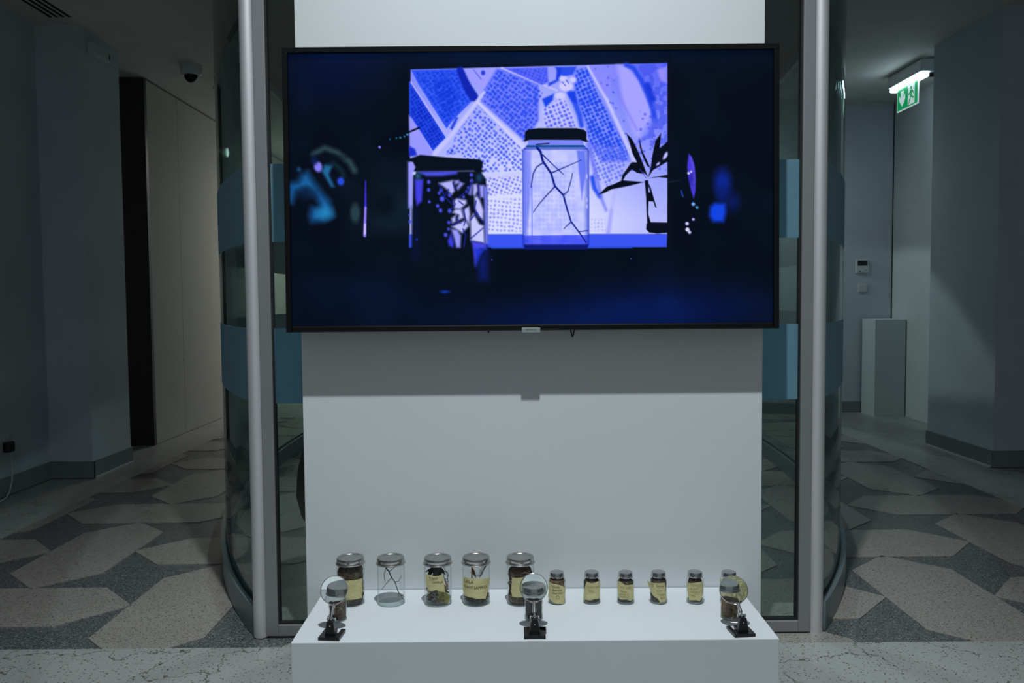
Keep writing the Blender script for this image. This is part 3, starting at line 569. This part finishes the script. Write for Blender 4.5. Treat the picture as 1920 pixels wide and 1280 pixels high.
MB().lathe([(.018, -.022), (.022, 0)], 20).build('mount', 'white_plastic', t, True)
MB().tube([(-.02, -.012, -.038), (.012, -.03, -.062)], .017, 16).build('body', 'white_plastic', t, True)
MB().tube([(.011, -.0295, -.061), (.017, -.033, -.066)], .012, 16).build('lens', 'tv_black', t, True)
t = thing('wall_socket', 'white double socket on the grey left wall above the skirting', 'socket', (-2.825, 4.50, .300))
MB().box(0, .010, -.073, .062, -.043, .052).build('plate', 'white_plastic', t, bevel=.002)
t = thing('power_plug', 'black plug with a trailing pale cable, in the socket on the left wall', 'plug', (-2.815, 4.525, .275))
MB().box(0, .036, -.030, .030, -.028, .030).build('plug_body', 'black_plastic', t, bevel=.006)
MB().tube([(.02, .012, -.028), (.02, .016, -.08), (.02, .018, -.14), (.025, .0, -.20), (.035, -.04, -.245), (.05, -.10, -.262), (.07, -.25, -.272)], .0035, 8).build('cable', 'cable_white', t, True)
t = thing('thermostat', 'white wall thermostat with dark display, above the light switch', 'thermostat', (3.209, 7.55, 1.345))
MB().box(-.058, .058, -.022, 0, -.058, .058).build('housing', 'white_plastic', t, bevel=.003)
MB().box(-.045, .045, -.0235, -.02, .006, .050).build('display', 'lcd_dark', t, bevel=.001)
MB().box(-.030, -.016, -.0245, -.02, -.050, -.043).build('button', 'lcd_dark', t, bevel=.0008)
for x in (.022, .034): MB().box(x, x + .009, -.0245, -.02, -.038, -.031).build('button', 'tab_grey', t, bevel=.0008)
t = thing('light_switch', 'square pale light switch under the thermostat', 'switch', (3.217, 7.55, 1.146))
MB().box(-.042, .042, -.010, 0, -.040, .040).build('plate', 'white_plastic', t, bevel=.003)
MB().box(-.028, .028, -.0135, -.009, -.027, .027).build('rocker', 'white_plastic', t, bevel=.001)

# exit sign
t = thing('exit_sign', 'lit green exit sign with arrow and running figure, hanging from the right ceiling', 'sign', (3.06, 6.40, 0))
MB().box(-.035, .085, -.270, .275, 2.722, CR - .004).build('housing', 'white_plastic', t, bevel=.01)
MB().box(-.022, .034, -.250, .262, 2.686, 2.722).build('lamp_cover', 'exit_lamp', t, bevel=.008)
MB().tube([(.04, -.24, 2.700), (.105, -.27, 2.700)], .018, 14).build('cable_gland', 'black_plastic', t, True)
py0, py1, pz0, pz1 = -.163, .170, 2.513, 2.690
sg = MB().box(-.004, .004, py0, py1, pz0, pz1).build('sign_plate', 'exit_white', t)
MB().box(-.0052, -.0040, py0 + .008, py1 - .008, pz0 + .008, pz1).build('green_panel', 'exit_green', t)
def on_sign(P, name, m, x0, x1, par):      # P in sign units: u 0..2 from the viewer's left, v 0..1 upward
    b = MB()
    for poly in P: b.prism(poly, x0, x1, lambda u, v, d: (d, py1 - .008 - u * (py1 - py0 - .016) / 2, pz0 + .008 + v * (pz1 - pz0 - .010)))
    return b.build(name, m, par)
on_sign([[(.36, .84), (.36, .50), (.20, .66), (.20, .44), (.5, .12), (.80, .44), (.80, .66), (.64, .50), (.64, .84)]], 'arrow', 'exit_white', -.0062, -.0052, t)
door_ = on_sign([[(1.08, .06), (1.08, .94), (1.74, .94), (1.74, .06)]], 'doorway', 'exit_white', -.0062, -.0052, t)
on_sign([[(1.40 + .075 * math.cos(a), .80 + .085 * math.sin(a)) for a in np.linspace(0, 2 * PI, 12, endpoint=False)],
         [(1.34, .70), (1.50, .70), (1.47, .48), (1.36, .42), (1.32, .52)], [(1.34, .70), (1.20, .56), (1.14, .58), (1.16, .50), (1.22, .48), (1.36, .60)],
         [(1.50, .70), (1.62, .62), (1.66, .48), (1.61, .46), (1.56, .58), (1.47, .60)], [(1.36, .48), (1.24, .28), (1.14, .10), (1.20, .08), (1.32, .24), (1.44, .44)],
         [(1.44, .48), (1.58, .36), (1.72, .36), (1.72, .30), (1.54, .29), (1.42, .40)]], 'running_figure', 'exit_green', -.0070, -.0062, t)
# ------------------------------------------------------------------ jars, notes and specimens on the plinth
ZP = .1792
LAB = {
 'J1': [(-36, 78), (1.8, 81.4), (40, 79), (37, 60.6), (39, 44.9), (35, 22.1), (10.4, 23.6), (-8.8, 23.3), (-34, 23.7)],
 'J3': [(-40, 96.9), (-27.4, 95.9), (-11.4, 93.9), (4.4, 94.5), (16.6, 97.8), (18, 73.6), (19.4, 43.7), (8.5, 47.9), (-5.6, 53.4), (-20.6, 47.8), (-31.4, 51.9), (-38.7, 61.4), (-41.2, 78.3)],
 'J4': [(-49, 80), (-37, 85), (-9.7, 85.2), (14.2, 83.4), (52, 78), (45, 55.2), (35.2, 36.2), (28.2, 22.1), (13.5, 24.3), (-10.4, 28.5), (-42, 29), (-50, 46), (-48, 62)],
 'J5': [(-25.5, 85.3), (2, 87.3), (37.8, 88.4), (41, 74.4), (39.2, 31.6), (8.9, 30.5), (-24, 29), (-28.4, 44.8), (-26.7, 59.9)],
 'S1': [(-29, 68), (-15.7, 64.1), (2.2, 61.2), (15.4, 56.6), (31, 44), (28, 30.4), (25.1, 2), (17, 1), (3.4, 5.6), (-10.7, 7.1), (-32, 18), (-30, 37.4)],
 'S2': [(-14.3, 67.9), (-.6, 64.9), (12.1, 66.5), (28, 71), (28, 49.5), (25.9, 17.3), (8.6, 17.7), (-3.8, 13.9), (-17.4, 13.9), (-28, 9), (-28, 26.1), (-21.5, 51.2)],
 'S3': [(-27.2, 67.5), (-13.7, 67.4), (-.9, 59.7), (11.7, 60.1), (26.8, 58), (28.4, 35.3), (26.7, 15.4), (15.2, 11.9), (2.1, 17.7), (-17.5, 15.6), (-24.4, 20.6), (-27.3, 49.5)],
 'S4': [(-44, 61), (-28.9, 61.8), (-4.9, 64.7), (21.5, 64.4), (23.4, 49.7), (27, 29.9), (28.5, 13.3), (21.6, 8.2), (4.7, 7.9), (-1.3, 18.8), (-14, 24.2), (-21.1, 29.7), (-26.2, 37.9), (-34, 46)],
 'S5': [(-28, 61.7), (-11, 62.8), (7.2, 67), (25.4, 66.7), (28, 49.1), (28.5, 31), (21.6, 19.5), (13.9, 10.4), (3.7, 14.7), (-17.9, 11.1), (-21.3, 25.5), (-25.4, 40.3)],
 'S6': [(-29, 72.8), (-9.8, 69.9), (15.2, 68.9), (28, 60.7), (28, 18), (6.7, 15.2), (-19.1, 15.1), (-25.7, 38.2)]}
TXT = {  # text, centre along the glass, height (mm), letter size (mm), slant
 'J3': [('PLANT', -13, 86, 8.5, .1, 'i'), ('SAMPLES', -1, 75, 8, .1, 'i')],
 'J4': [('LAILA', -23, 74, 12, 0, 'i'), ('PLANT SAMPLES', -4, 57.5, 10.5, 0, 'i')],
 'S1': [('Chunky', -3, 53.5, 7.5, .2, 'i'), ('Root and', 0, 44, 7.5, .2, 'i'), ('Olive tree', 0, 35.3, 7.2, .2, 'i'), ('1', 1.7, 23.5, 6.5, 0, 'i')],
 'S2': [('CHICKEN', 4, 53.2, 8.2, 0, 'f'), ('SOIL', -1, 40.7, 8, 0, 'f')],
 'S3': [('SOIL  AND', 0, 52, 6.6, 0, 'f'), ('MEDIC', -5, 40, 6.6, 0, 'f'), ('WORM IN', -4, 31.4, 6, 0, 'f'), ('COMPOST', -3, 24, 6, 0, 'f')],
 'S4': [('2', -18, 55, 6, 0, 'i'), ('Pomelo', 5, 55, 7.4, .2, 'i'), ('from', 2, 42.4, 7, .2, 'i'), ('Chicken', 9, 31, 7, .2, 'i'), ('farm', 11.5, 20.4, 7, .2, 'i')],
 'S5': [('CHICKEN', -1, 57.3, 6.8, 0, 'f'), ('BURNT', -2, 47, 6.4, 0, 'f'), ('UNDER A', 0, 37.3, 6.4, 0, 'f'), ('TREE', -5, 26.8, 6.6, 0, 'f')]}
def wrap(s, z, r, off):
    a = s / r; lim = 1.12
    if abs(a) <= lim: return ((r + off) * math.sin(a), -(r + off) * math.cos(a), z)
    e = abs(s) - lim * r; sg = 1 if s > 0 else -1
    return (sg * ((r + off) * math.sin(lim) + e * math.cos(lim * .75)), -(r + off) * math.cos(lim) + e * math.sin(lim * .75), z)
def paper_label(P, r, parent):
    me = bpy.data.meshes.new('paper_label'); b = bmesh.new(); rnd = random.Random(len(P) + int(P[0][0] * 7))
    Q = []
    for i in range(len(P)):                       # torn edge
        p, q = P[i], P[(i + 1) % len(P)]
        for t in (0, .34, .67): Q.append((p[0] + (q[0] - p[0]) * t + (rnd.uniform(-.5, .5) if t else 0), p[1] + (q[1] - p[1]) * t + (rnd.uniform(-.6, .6) if t else 0)))
    b.faces.new([b.verts.new((x / 1000, 0, z / 1000)) for x, z in Q])
    for k in range(-14, 15):
        x = k * r * .13
        bmesh.ops.bisect_plane(b, geom=b.verts[:] + b.edges[:] + b.faces[:], plane_co=(x, 0, 0), plane_no=(1, 0, 0))
    bmesh.ops.triangulate(b, faces=b.faces[:])
    for v in b.verts: v.co = wrap(v.co.x, v.co.z, r, .0009 + .0006 * math.sin(v.co.z * 260 + v.co.x * 90))
    bmesh.ops.recalc_face_normals(b, faces=b.faces[:]); b.to_mesh(me); b.free(); me.materials.append(MATS['paper_yellow'])
    o = bpy.data.objects.new('paper_label', me); COL.objects.link(o); o.parent = parent
    s = o.modifiers.new('thickness', 'SOLIDIFY'); s.thickness = .0003; s.offset = 1
    return o
def handwriting(lines, r, parent):
    for key in ('i', 'f'):
        b = MB()
        for i, (s, cx, cz, sz, sh, kk) in enumerate(lines):
            if kk != key: continue
            v, f = text_geo(s, sz / 1000 * 1.05, sh)
            tl = .02 * ((i % 3) - 1)
            b.add([wrap(cx / 1000 + x * .92, cz / 1000 + y + x * tl, r, .0021) for x, y, z in v], f)
            if len(s) == 1:
                n = len(b.v); R = sz / 1000 * .8
                ring = [(cx / 1000 + R * k_ * math.cos(a_), cz / 1000 + R * k_ * math.sin(a_)) for k_ in (1, .86) for a_ in np.linspace(0, 2 * PI, 20, endpoint=False)]
                b.add([wrap(x, y, r, .0021) for x, y in ring], [(k, (k + 1) % 20, 20 + (k + 1) % 20, 20 + k) for k in range(20)])
        if b.f: b.build('handwriting', 'ink' if key == 'i' else 'faint_ink', parent)

def jar_meshes(big):
    t = bpy.data.objects.new('glass_jar', None); COL.objects.link(t); t.empty_display_size = .03
    if big:
        r, h, lr = .0402, .1385, .0412
        MB().lathe([(r - .004, .0), (r - .001, .0025), (r, .006), (r, .104), (r - .001, .110), (r - .004, .1145), (r - .006, .1165), (r - .006, .124)], 48, cap0=False, cap1=False).build('glass_body', 'jar_glass', t, True)
        MB().lathe([(r - .0045, .0002), (r - .0012, .0028), (r - .0008, .0055), (r - .004, .0072), (.012, .0078)], 48).build('glass_base', 'jar_base_glass', t, True)
        MB().lathe([(lr - .004, .1195), (lr + .0008, .1185), (lr + .0022, .1195), (lr + .0022, .1208), (lr + .0002, .1222), (lr - .0004, .1248), (lr - .0016, .1262), (lr - .0008, .1278), (lr - .001, .1345), (lr - .0018, .1368), (lr - .004, .1380), (lr - .0065, .1374), (lr - .0085, .1352), (.004, .1350)], 56).build('lid', 'lid_steel', t, True)
    else:
        r, lr = .0252, .0210
        MB().lathe([(r - .003, .0), (r - .0008, .002), (r, .005), (r, .064), (r - .0010, .069), (r - .0030, .073), (r - .0052, .0755), (r - .0058, .0775), (r - .0058, .082)], 40, cap0=False, cap1=False).build('glass_body', 'jar_glass', t, True)
        MB().lathe([(r - .0036, .0002), (r - .001, .0022), (r - .0008, .0045), (r - .003, .006), (.008, .0064)], 40).build('glass_base', 'jar_base_glass', t, True)
        MB().lathe([(lr, .0768), (lr + .0014, .0772), (lr + .0014, .0786), (lr - .0002, .0798), (lr - .0006, .0815), (lr + .0004, .0826), (lr, .0838), (lr - .0003, .0893), (lr - .0012, .0906), (lr - .003, .0911), (.003, .0909)], 44).build('lid', 'lid_bright', t, True)
    return t, r
def fill(name, label, material, X, Y, r, z0, z1, seed, lump=.0022, cat='soil', waist=0, top=.2):
    v = []; f = []; seg, rows = 44, 22
    def nz(a, b, c, s): return mnoise.noise(Vector((a * s + seed * 3.1, b * s + seed * 1.7, c * s)))
    for i in range(rows + 1):
        t = i / rows; z = z0 + (z1 - z0) * t
        rr = r * (1 - top * max(0, (t - .86) / .14) ** 2 - waist * math.exp(-((t - .62) / .1) ** 2))
        for k in range(seg):
            a = 2 * PI * k / seg; q = min(r, rr - lump * .6 + lump * (nz(math.cos(a) * .03, math.sin(a) * .03, z, 95) + .6 * nz(math.cos(a) * .03, math.sin(a) * .03, z, 240)))
            v.append((q * math.cos(a), q * math.sin(a), z + (.0018 * nz(a, 0, 1, 2.2) if i == rows else 0)))
    for i in range(rows):
        for k in range(seg): a, b = i * seg + k, i * seg + (k + 1) % seg; f.append((a, b, b + seg, a + seg))
    f += [tuple(range(seg))[::-1], tuple(range(rows * seg, (rows + 1) * seg))]
    o = MB().add(v, f).build(name, material, None, True, loc=(X, Y, ZP))
    return tag(o, label, cat, kind='stuff')
big0, RB = jar_meshes(True); sml0, RS = jar_meshes(False); first = {True: big0, False: sml0}
GB, GS, GF = 'large glass jars in the back row', 'small glass jars in the back row', 'small glass jars behind the magnifiers'
JARS = [
 ('J1', 1, -.482, 2.385, 'large lidded jar packed with dark soil, yellow note, behind the first magnifier', GB),
 ('J2', 1, -.3626, 2.382, 'large lidded glass jar without a note, holding one bare twig', GB),
 ('J3', 1, -.2242, 2.378, 'large lidded jar of dark leaves with torn note reading plant samples', GB),
 ('J4', 1, -.1113, 2.380, 'large lidded jar with a wide yellow note starting Laila', GB),
 ('J5', 1, .0185, 2.378, 'large lidded jar of crumbly soil behind the middle magnifier, blank yellow note', GB),
 ('S1', 0, .1262, 2.3765, 'small lidded jar with note about root and olive tree, circled 1', GS),
 ('S2', 0, .2282, 2.3745, 'small lidded jar with note reading chicken soil in two lines', GS),
 ('S3', 0, .3273, 2.371, 'small lidded jar with four faint lines on its note, third of the small back jars', GS),
 ('S4', 0, .4236, 2.371, 'small lidded jar whose diagonal note with circled 2 sticks out', GS),
 ('S5', 0, .5305, 2.3685, 'small lidded jar half filled, note ending in the word tree', GS),
 ('S6', 0, .6285, 2.366, 'small lidded jar at the end of the back row, behind the last magnifier', GS),
 ('F1', 0, -.4942, 2.2597, 'small unlabelled jar of brown soil directly behind the first magnifier', GF),
 ('F2', 0, .0545, 2.2547, 'small unlabelled jar of grey soil directly behind the middle magnifier', GF),
 ('F3', 0, .601, 2.2504, 'small unlabelled jar of rust-flecked soil directly behind the last magnifier', GF)]
protos = {}
for kind in (1, 0): protos[kind] = first[bool(kind)]
used = {1: False, 0: False}
for n, bg, X, Y, lab, grp in JARS:
    if used[bg]:
        src = protos[bg]; t = src.copy(); COL.objects.link(t)
        for ch in [c for c in COL.objects if c.parent == src and c.name.split('.')[0] in ('glass_body', 'glass_base', 'lid')]:
            c = ch.copy(); COL.objects.link(c); c.parent = t
    else: t = protos[bg]; used[bg] = True
    t.location = (X, Y, ZP); t.rotation_euler[2] = -math.atan2(X, Y); tag(t, lab, 'jar', grp)
    r = RB if bg else RS
    if n in LAB:
        lo = paper_label(LAB[n], r, t)
        if n in TXT: handwriting(TXT[n], r, lo)
rb, rs = RB - .0022, RS - .0016
fill('soil_fill', 'dark fibrous soil filling the large jar behind the first magnifier', 'soil_fibre', -.482, 2.385, rb, .0085, .112, 1, .003, waist=.03)
fill('soil_fill', 'crumbly brown soil filling the large jar behind the middle magnifier', 'soil_brown', .0185, 2.378, rb - .001, .0085, .106, 2, .004, waist=.05, top=.3)
for n, m_, z1, l in (('S1', 'soil_ochre', .073, 'brown soil in the small jar noted root and olive tree'), ('S2', 'soil_dark', .070, 'dark soil in the small jar noted chicken soil'), ('S3', 'soil_dark', .069, 'dark soil in the small jar with four faint lines'),
                     ('S4', 'soil_dark', .0725, 'dark soil in the small jar with the diagonal note'), ('S5', 'soil_dark', .071, 'dark crumbs in the small jar with the tree note'), ('S6', 'soil_ochre', .066, 'light brown soil in the last small jar of the back row'),
                     ('F1', 'soil_brown', .064, 'brown soil in the small jar behind the first magnifier'), ('F2', 'soil_ashy', .066, 'grey soil in the small jar behind the middle magnifier'), ('F3', 'soil_ochre', .062, 'rusty brown soil in the small jar behind the last magnifier')):
    X, Y = [(a[2], a[3]) for a in JARS if a[0] == n][0]
    fill('soil_fill', l, m_, X, Y, rs - (.0025 if n == 'S5' else 0), .0068, z1, ord(n[1]) + 3 * ord(n[0]), .002)

soils = [o for o in COL.objects if o.name.split('.')[0] == 'soil_fill']
rnd = random.Random(11)
for so, cnt, zlo, zhi, mt, R_ in ((soils[0], 14, .062, .098, 'bark_orange', rb), (soils[1], 22, .02, .100, 'straw', rb), (soils[2], 6, .03, .07, 'bark_orange', rs), (soils[10], 8, .01, .06, 'bark_orange', rs), (soils[8], 5, .01, .06, 'straw', rs)):
    for k in range(cnt):
        a = rnd.uniform(-PI, 0); z = rnd.uniform(zlo, zhi); da = rnd.uniform(.25, .8) * rnd.choice((-1, 1)); dz = rnd.uniform(-.012, .012); bow = rnd.uniform(-.006, .006)
        MB().tube([((R_ - .0004) * math.cos(a + da * t_), (R_ - .0004) * math.sin(a + da * t_), min(zhi, max(.009, z + dz * t_ + bow * math.sin(PI * t_)))) for t_ in (0, .25, .5, .75, 1)], [.0004, .0008, .0009, .0008, .0004], 5).build('root_strand', mt, so, True)

# bare twig in the second jar
TW = [[(-20.4, 112), (-6, 92.9), (1.1, 75.4), (11.9, 61.6), (20.1, 35.3), (35.5, 8.5)], [(-14.4, 103), (-20.4, 83.1), (-18.3, 60.6)], [(-4.8, 92.9), (7.6, 102.8), (21.3, 109.6)], [(1, 74.2), (-14, 58), (-28.5, 39.4)],
      [(11.9, 62.8), (21.8, 64), (31.9, 81.4)], [(20.1, 36.5), (22.2, 15.2)], [(29, 18.9), (36.5, 23.8)], [(-19.2, 111), (-.8, 114.1), (8.9, 105.3)]]
tw = thing('bare_twig', 'single bare dark twig with side shoots inside the jar without a note', 'twig', (-.3626, 2.382, ZP))
for i, P in enumerate(TW):
    rnd = random.Random(i); pts = [(x / 1000, rnd.uniform(-.003, .003) if 0 < k else 0, z / 1000) for k, (x, z) in enumerate(P)]
    n_ = len(pts); MB().tube(pts, [(.0019 if i == 0 else .0011) * (1 - .5 * k / (n_ - 1)) for k in range(n_)], 7).build('main_stem' if i == 0 else 'side_shoot', 'bark_dark', tw, True)

def leaf(p, d, up_, L, Wd, curl=.2):
    d = Vector(d).normalized(); u = Vector(up_); s = d.cross(u).normalized(); n_ = s.cross(d); p = Vector(p); v = []; f = []
    for i in range(7):
        t = i / 6; w = Wd * math.sin(PI * min(1, t * .97 + .03)) ** .8; c = p + d * (L * t) + n_ * (curl * L * (t * t - t * .3))
        v += [c - s * w + n_ * w * .25, c, c + s * w + n_ * w * .25]
    for i in range(6): a = 3 * i; f += [(a, a + 1, a + 4, a + 3), (a + 1, a + 2, a + 5, a + 4)]
    return v, f
def in_jar(name, label, cat, n): X, Y = [(a[2], a[3]) for a in JARS if a[0] == n][0]; return thing(name, label, cat, (X, Y, ZP))
rnd = random.Random(5)
lb = in_jar('leaf_bunch', 'bunch of dark dried leaves under the lid of the plant samples jar', 'leaves', 'J3')
MB().tube([(-.004, 0, .060), (-.006, .002, .08), (-.004, 0, .108)], [.0013, .0012, .001], 7).build('stem', 'bark_dark', lb, True)
for k in range(48):
    a = rnd.uniform(0, 2 * PI); z = rnd.uniform(.092, .114); o_ = (.008 * math.cos(a) - .006, .008 * math.sin(a), z)
    v, f = leaf(o_, (math.cos(a) * .75, math.sin(a) * .75, -rnd.uniform(.35, 1.2)), (0, 0, 1), rnd.uniform(.020, .030), rnd.uniform(.0035, .0065), .15)
    lim = .0372; v = [Vector((x * min(1, lim / max(1e-6, math.hypot(x, y))), y * min(1, lim / max(1e-6, math.hypot(x, y))), z_)) for x, y, z_ in v]
    MB().add(v, f).build('leaf', rnd.choice(['leaf_dark', 'leaf_dark', 'leaf_grey', 'bark_dark']), lb, True)
t = in_jar('looped_twig', 'thin looped dark twigs at one side of the plant samples jar', 'twig', 'J3')
for k, P in enumerate([[(.018, .112), (.024, .10), (.030, .085), (.031, .066), (.029, .05)], [(.020, .10), (.019, .08), (.024, .066), (.027, .048)], [(.022, .097), (.030, .094), (.033, .08)], [(.020, .075), (.030, .072)], [(.023, .062), (.031, .066)], [(.019, .088), (.014, .076)], [(.026, .055), (.022, .042)]]):
    MB().tube([(x, -.012 + .002 * k, z) for x, z in P], [.0008] * len(P), 6).build('shoot', 'bark_dark', t, True)
MB().tube([(.022, -.016, .075), (.027, -.015, .060), (.024, -.016, .046)], [.002, .003, .0015], 8).build('husk', 'bark_orange', t, True)
t = in_jar('curled_leaf', 'broad olive green leaf at the bottom of the plant samples jar', 'leaf', 'J3')
v, f = leaf((.004, -.028, .046), (.62, .25, -.85), (-.1, -1, .2), .048, .0165, .12); MB().add(v, f).build('blade', 'leaf_olive', t, True)
MB().tube([(.004, -.0275, .046), (.008, -.026, .052)], [.0008, .0006], 6).build('stalk', 'bark_orange', t, True)
def litter(name, label, n, cnt, zlo, zhi, mats_, seed, leaf_share=.5):
    rnd = random.Random(seed); X, Y = [(a[2], a[3]) for a in JARS if a[0] == n][0]; bs = {q: MB() for q in mats_}
    for k in range(cnt):
        a = rnd.uniform(0, 2 * PI); q = .033 * math.sqrt(rnd.random()); z = rnd.uniform(zlo, zhi); p = (q * math.cos(a), q * math.sin(a), z); m_ = rnd.choice(mats_)
        d = Vector((rnd.uniform(-1, 1), rnd.uniform(-1, 1), rnd.uniform(-.35, .35))).normalized(); L = rnd.uniform(.012, .03)
        def cl(w): s_ = min(1, .0375 / max(1e-6, math.hypot(w[0], w[1]))); return (w[0] * s_, w[1] * s_, max(.0085, w[2]))
        if rnd.random() < leaf_share:
            v, f = leaf(Vector(p) - d * L * .5, d, (0, 0, 1), L, rnd.uniform(.002, .005), .2); bs[m_].add([cl(x) for x in v], f)
        else: bs[m_].tube([cl(Vector(p) + d * L * t_ + Vector((0, 0, .004 * math.sin(t_ * 6)))) for t_ in (-.5, -.2, .1, .5)], .0006, 5)
    allb = MB(); idx = []; 
    for q in mats_:
        allb.add(bs[q].v, bs[q].f); idx += [mats_.index(q)] * len(bs[q].f)
    o = allb.build(name, mats_[0], None, True, loc=(X, Y, ZP))
    for q in mats_[1:]: o.data.materials.append(MATS[q])
    o.data.polygons.foreach_set('material_index', idx)
    return tag(o, label, 'leaves', kind='stuff')
litter('leaf_litter', 'tangled straw and green leaf bits at the bottom of the plant samples jar', 'J3', 260, .010, .046, ['straw', 'leaf_green', 'leaf_dark', 'bark_orange'], 3, .38)
litter('leaf_litter', 'grey green leaf bits at the bottom of the jar noted Laila', 'J4', 280, .009, .034, ['leaf_grey', 'leaf_green', 'leaf_dark', 'straw'], 4, .8)
t = in_jar('orange_stick', 'upright orange brown stick and splinter in the jar noted Laila', 'twig', 'J4')
MB().tube([(-.0125, 0, .05), (-.013, 0, .085), (-.0125, 0, .1105)], [.0019, .0018, .0015], 8).build('stick', 'bark_orange', t, True)
v, f = leaf((-.001, -.002, .074), (-.35, 0, 1), (0, -1, 0), .036, .0042, .1); MB().add(v, f).build('splinter', 'bark_orange', t, True)
MB().tube([(-.018, -.004, .092), (-.010, -.006, .087), (.004, -.006, .079)], [.0006] * 3, 6).build('side_shoot', 'bark_orange', t, True)
t = in_jar('needle_sprig', 'grey green sprig with short needles in the jar noted Laila', 'sprig', 'J4')
sp_ = [Vector((.010, -.004, .076)), Vector((.016, -.004, .090)), Vector((.024, -.004, .104)), Vector((.029, -.003, .112))]
MB().tube(sp_, [.0009, .0008, .0006, .0004], 6).build('stem', 'bark_dark', t, True)
for k in range(22):
    q = k / 21 * 2.99; i = int(q); p = sp_[i].lerp(sp_[i + 1], q - i); a = k * 2.4; sd = 1 if k % 2 else -1
    d = Vector((sd * .8 + .2, .5 * math.sin(a), .75)); v, f = leaf(p, d, (0, -1, 0), .011 - .002 * (k / 21), .0009, .1); MB().add(v, f).build('needle', 'leaf_grey', t, True)
t = in_jar('brown_husk', 'crumpled brown husk low at the side of the jar noted Laila', 'husk', 'J4')
v, f = leaf((.026, -.016, .012), (.25, .1, 1), (-.3, -1, 0), .034, .006, .25); MB().add(v, f).build('shell', 'bark_orange', t, True)
v, f = leaf((.030, -.010, .014), (.1, .2, 1), (-.8, -.6, 0), .028, .005, -.2); MB().add(v, f).build('flake', 'bark_dark', t, True)

# ------------------------------------------------------------------ magnifiers on stands
def magnifier(X, yaw, lens_c, lens_n, label, notch):
    """stand base at (X, 2.143); lens_c: lens centre, lens_n: lens axis (world)"""
    t = thing('magnifier_stand', label, 'magnifier', (X, 2.1432, ZP), yaw, 'magnifiers on black stands along the plinth front')
    R_ = Matrix.Rotation(-yaw, 3, 'Z'); C_ = R_ @ (Vector(lens_c) - Vector((X, 2.1432, ZP))); N_ = (R_ @ Vector(lens_n)).normalized()
    n0, n1 = notch
    base_ = [(-.0285, -.031), (.0285, -.031), (.0285, .031), (n1, .031), (n1, .004), (n0, .004), (n0, .031), (-.0285, .031)]
    MB().prism(base_, 0, .0085).build('base', 'black_plastic', t, bevel=.0009)
    MB().prism([(-.0148, .0085), (.0148, .0085), (.0092, .044), (.0065, .0475), (-.0065, .0475), (-.0092, .044)], -.018, -.004, lambda x, y, z: (x, z, y)).build('post', 'black_plastic', t, bevel=.0012)
    MB().lathe([(.0019, 0), (.0019, .0008), (.0012, .0013)], 12, (0, 0, 0)).add([], []).build('screw', 'chrome', t, True).matrix_local = Matrix.Translation((0, -.0178, .034)) @ Matrix.Rotation(PI / 2, 4, 'X')
    # joint, thumb screws, arm
    bt = Vector((0, -.008, .0475)); ub = Vector((0, 1, 0))
    foot = C_ - Vector((N_.x, N_.y, N_.z)).cross(Vector((1, 0, 0)).cross(N_)) * 0
    down = (bt - C_); down = (down - N_ * down.dot(N_)).normalized(); rim = C_ + down * .0375
    mid = bt.lerp(rim, .42)
    MB().lathe([(.0005, -.0052), (.0036, -.0036), (.0052, 0), (.0036, .0036), (.0005, .0052)], 20, tuple(bt + Vector((0, .002, .003)))).build('ball_joint', 'chrome', t, True)
    for sg in (-1, 1):
        MB().tube([bt + Vector((sg * .004, .002, .002)), bt + Vector((sg * .0095, .004, .001))], .0016, 10).build('thumb_screw', 'chrome', t, True)
        MB().tube([bt + Vector((sg * .0095, .004, .0045)), bt + Vector((sg * .0100, .004, -.0025))], [.0026, .0026], 12).build('thumb_screw_head', 'chrome', t, True)
    MB().tube([bt + Vector((0, .002, .004)), mid - (mid - bt) * .15], .0020, 12).build('ball_stem', 'chrome', t, True)
    MB().tube([mid - (mid - bt) * .22, mid + (rim - mid) * .25], .0050, 16).build('clamp_nut', 'chrome', t, True)
    MB().tube([mid, rim], .0042, 16).build('arm', 'chrome', t, True)
    sx = N_.cross(down).normalized()
    MB().tube([rim - sx * .010 - down * .001, rim - sx * .004 + down * .0015, rim + sx * .004 + down * .0015, rim + sx * .010 - down * .001], .0017, 10).build('clip', 'chrome', t, True)
    # lens: biconvex
    rl, sag = .0362, .0034; q = Matrix((sx, -down, N_)).transposed().to_4x4()
    prof = [(rl * k / 10, -.0008 - sag * (1 - (k / 10) ** 2)) for k in range(0, 11)]
    prof = [(max(r_, .0002), z) for r_, z in prof] + [(max(r_, .0002), -z) for r_, z in prof[::-1]]
    l = MB().lathe(prof, 64).build('lens', 'lens_glass', t, True); l.matrix_local = Matrix.Translation(C_) @ q; l.cycles.is_caustics_caster = True
    for pl in l.data.polygons: pl.use_smooth = True
    rr = [C_ + (sx * math.cos(a_) + down * math.sin(a_)) * (rl + .0008) for a_ in np.linspace(0, 2 * PI, 56, endpoint=False)]
    MB().tube(rr, .0011, 8, True).build('lens_rim', 'chrome', t, True)
    return t
magnifier(-.4855, math.radians(-5), (-.487, 2.185, ZP + .110), (.10, 1, -.42), 'magnifying lens on black stand, first of three, before the jar of brown soil', (.006, .016))
magnifier(.0535, math.radians(0), (.053, 2.185, ZP + .112), (-.02, 1, -.42), 'magnifying lens on black stand at the middle of the plinth front', (.030, .0305))
magnifier(.6025, math.radians(6), (.594, 2.185, ZP + .101), (.28, 1, -.62), 'magnifying lens tilted sideways on black stand, last of three, by rust-flecked soil', (-.018, -.008))
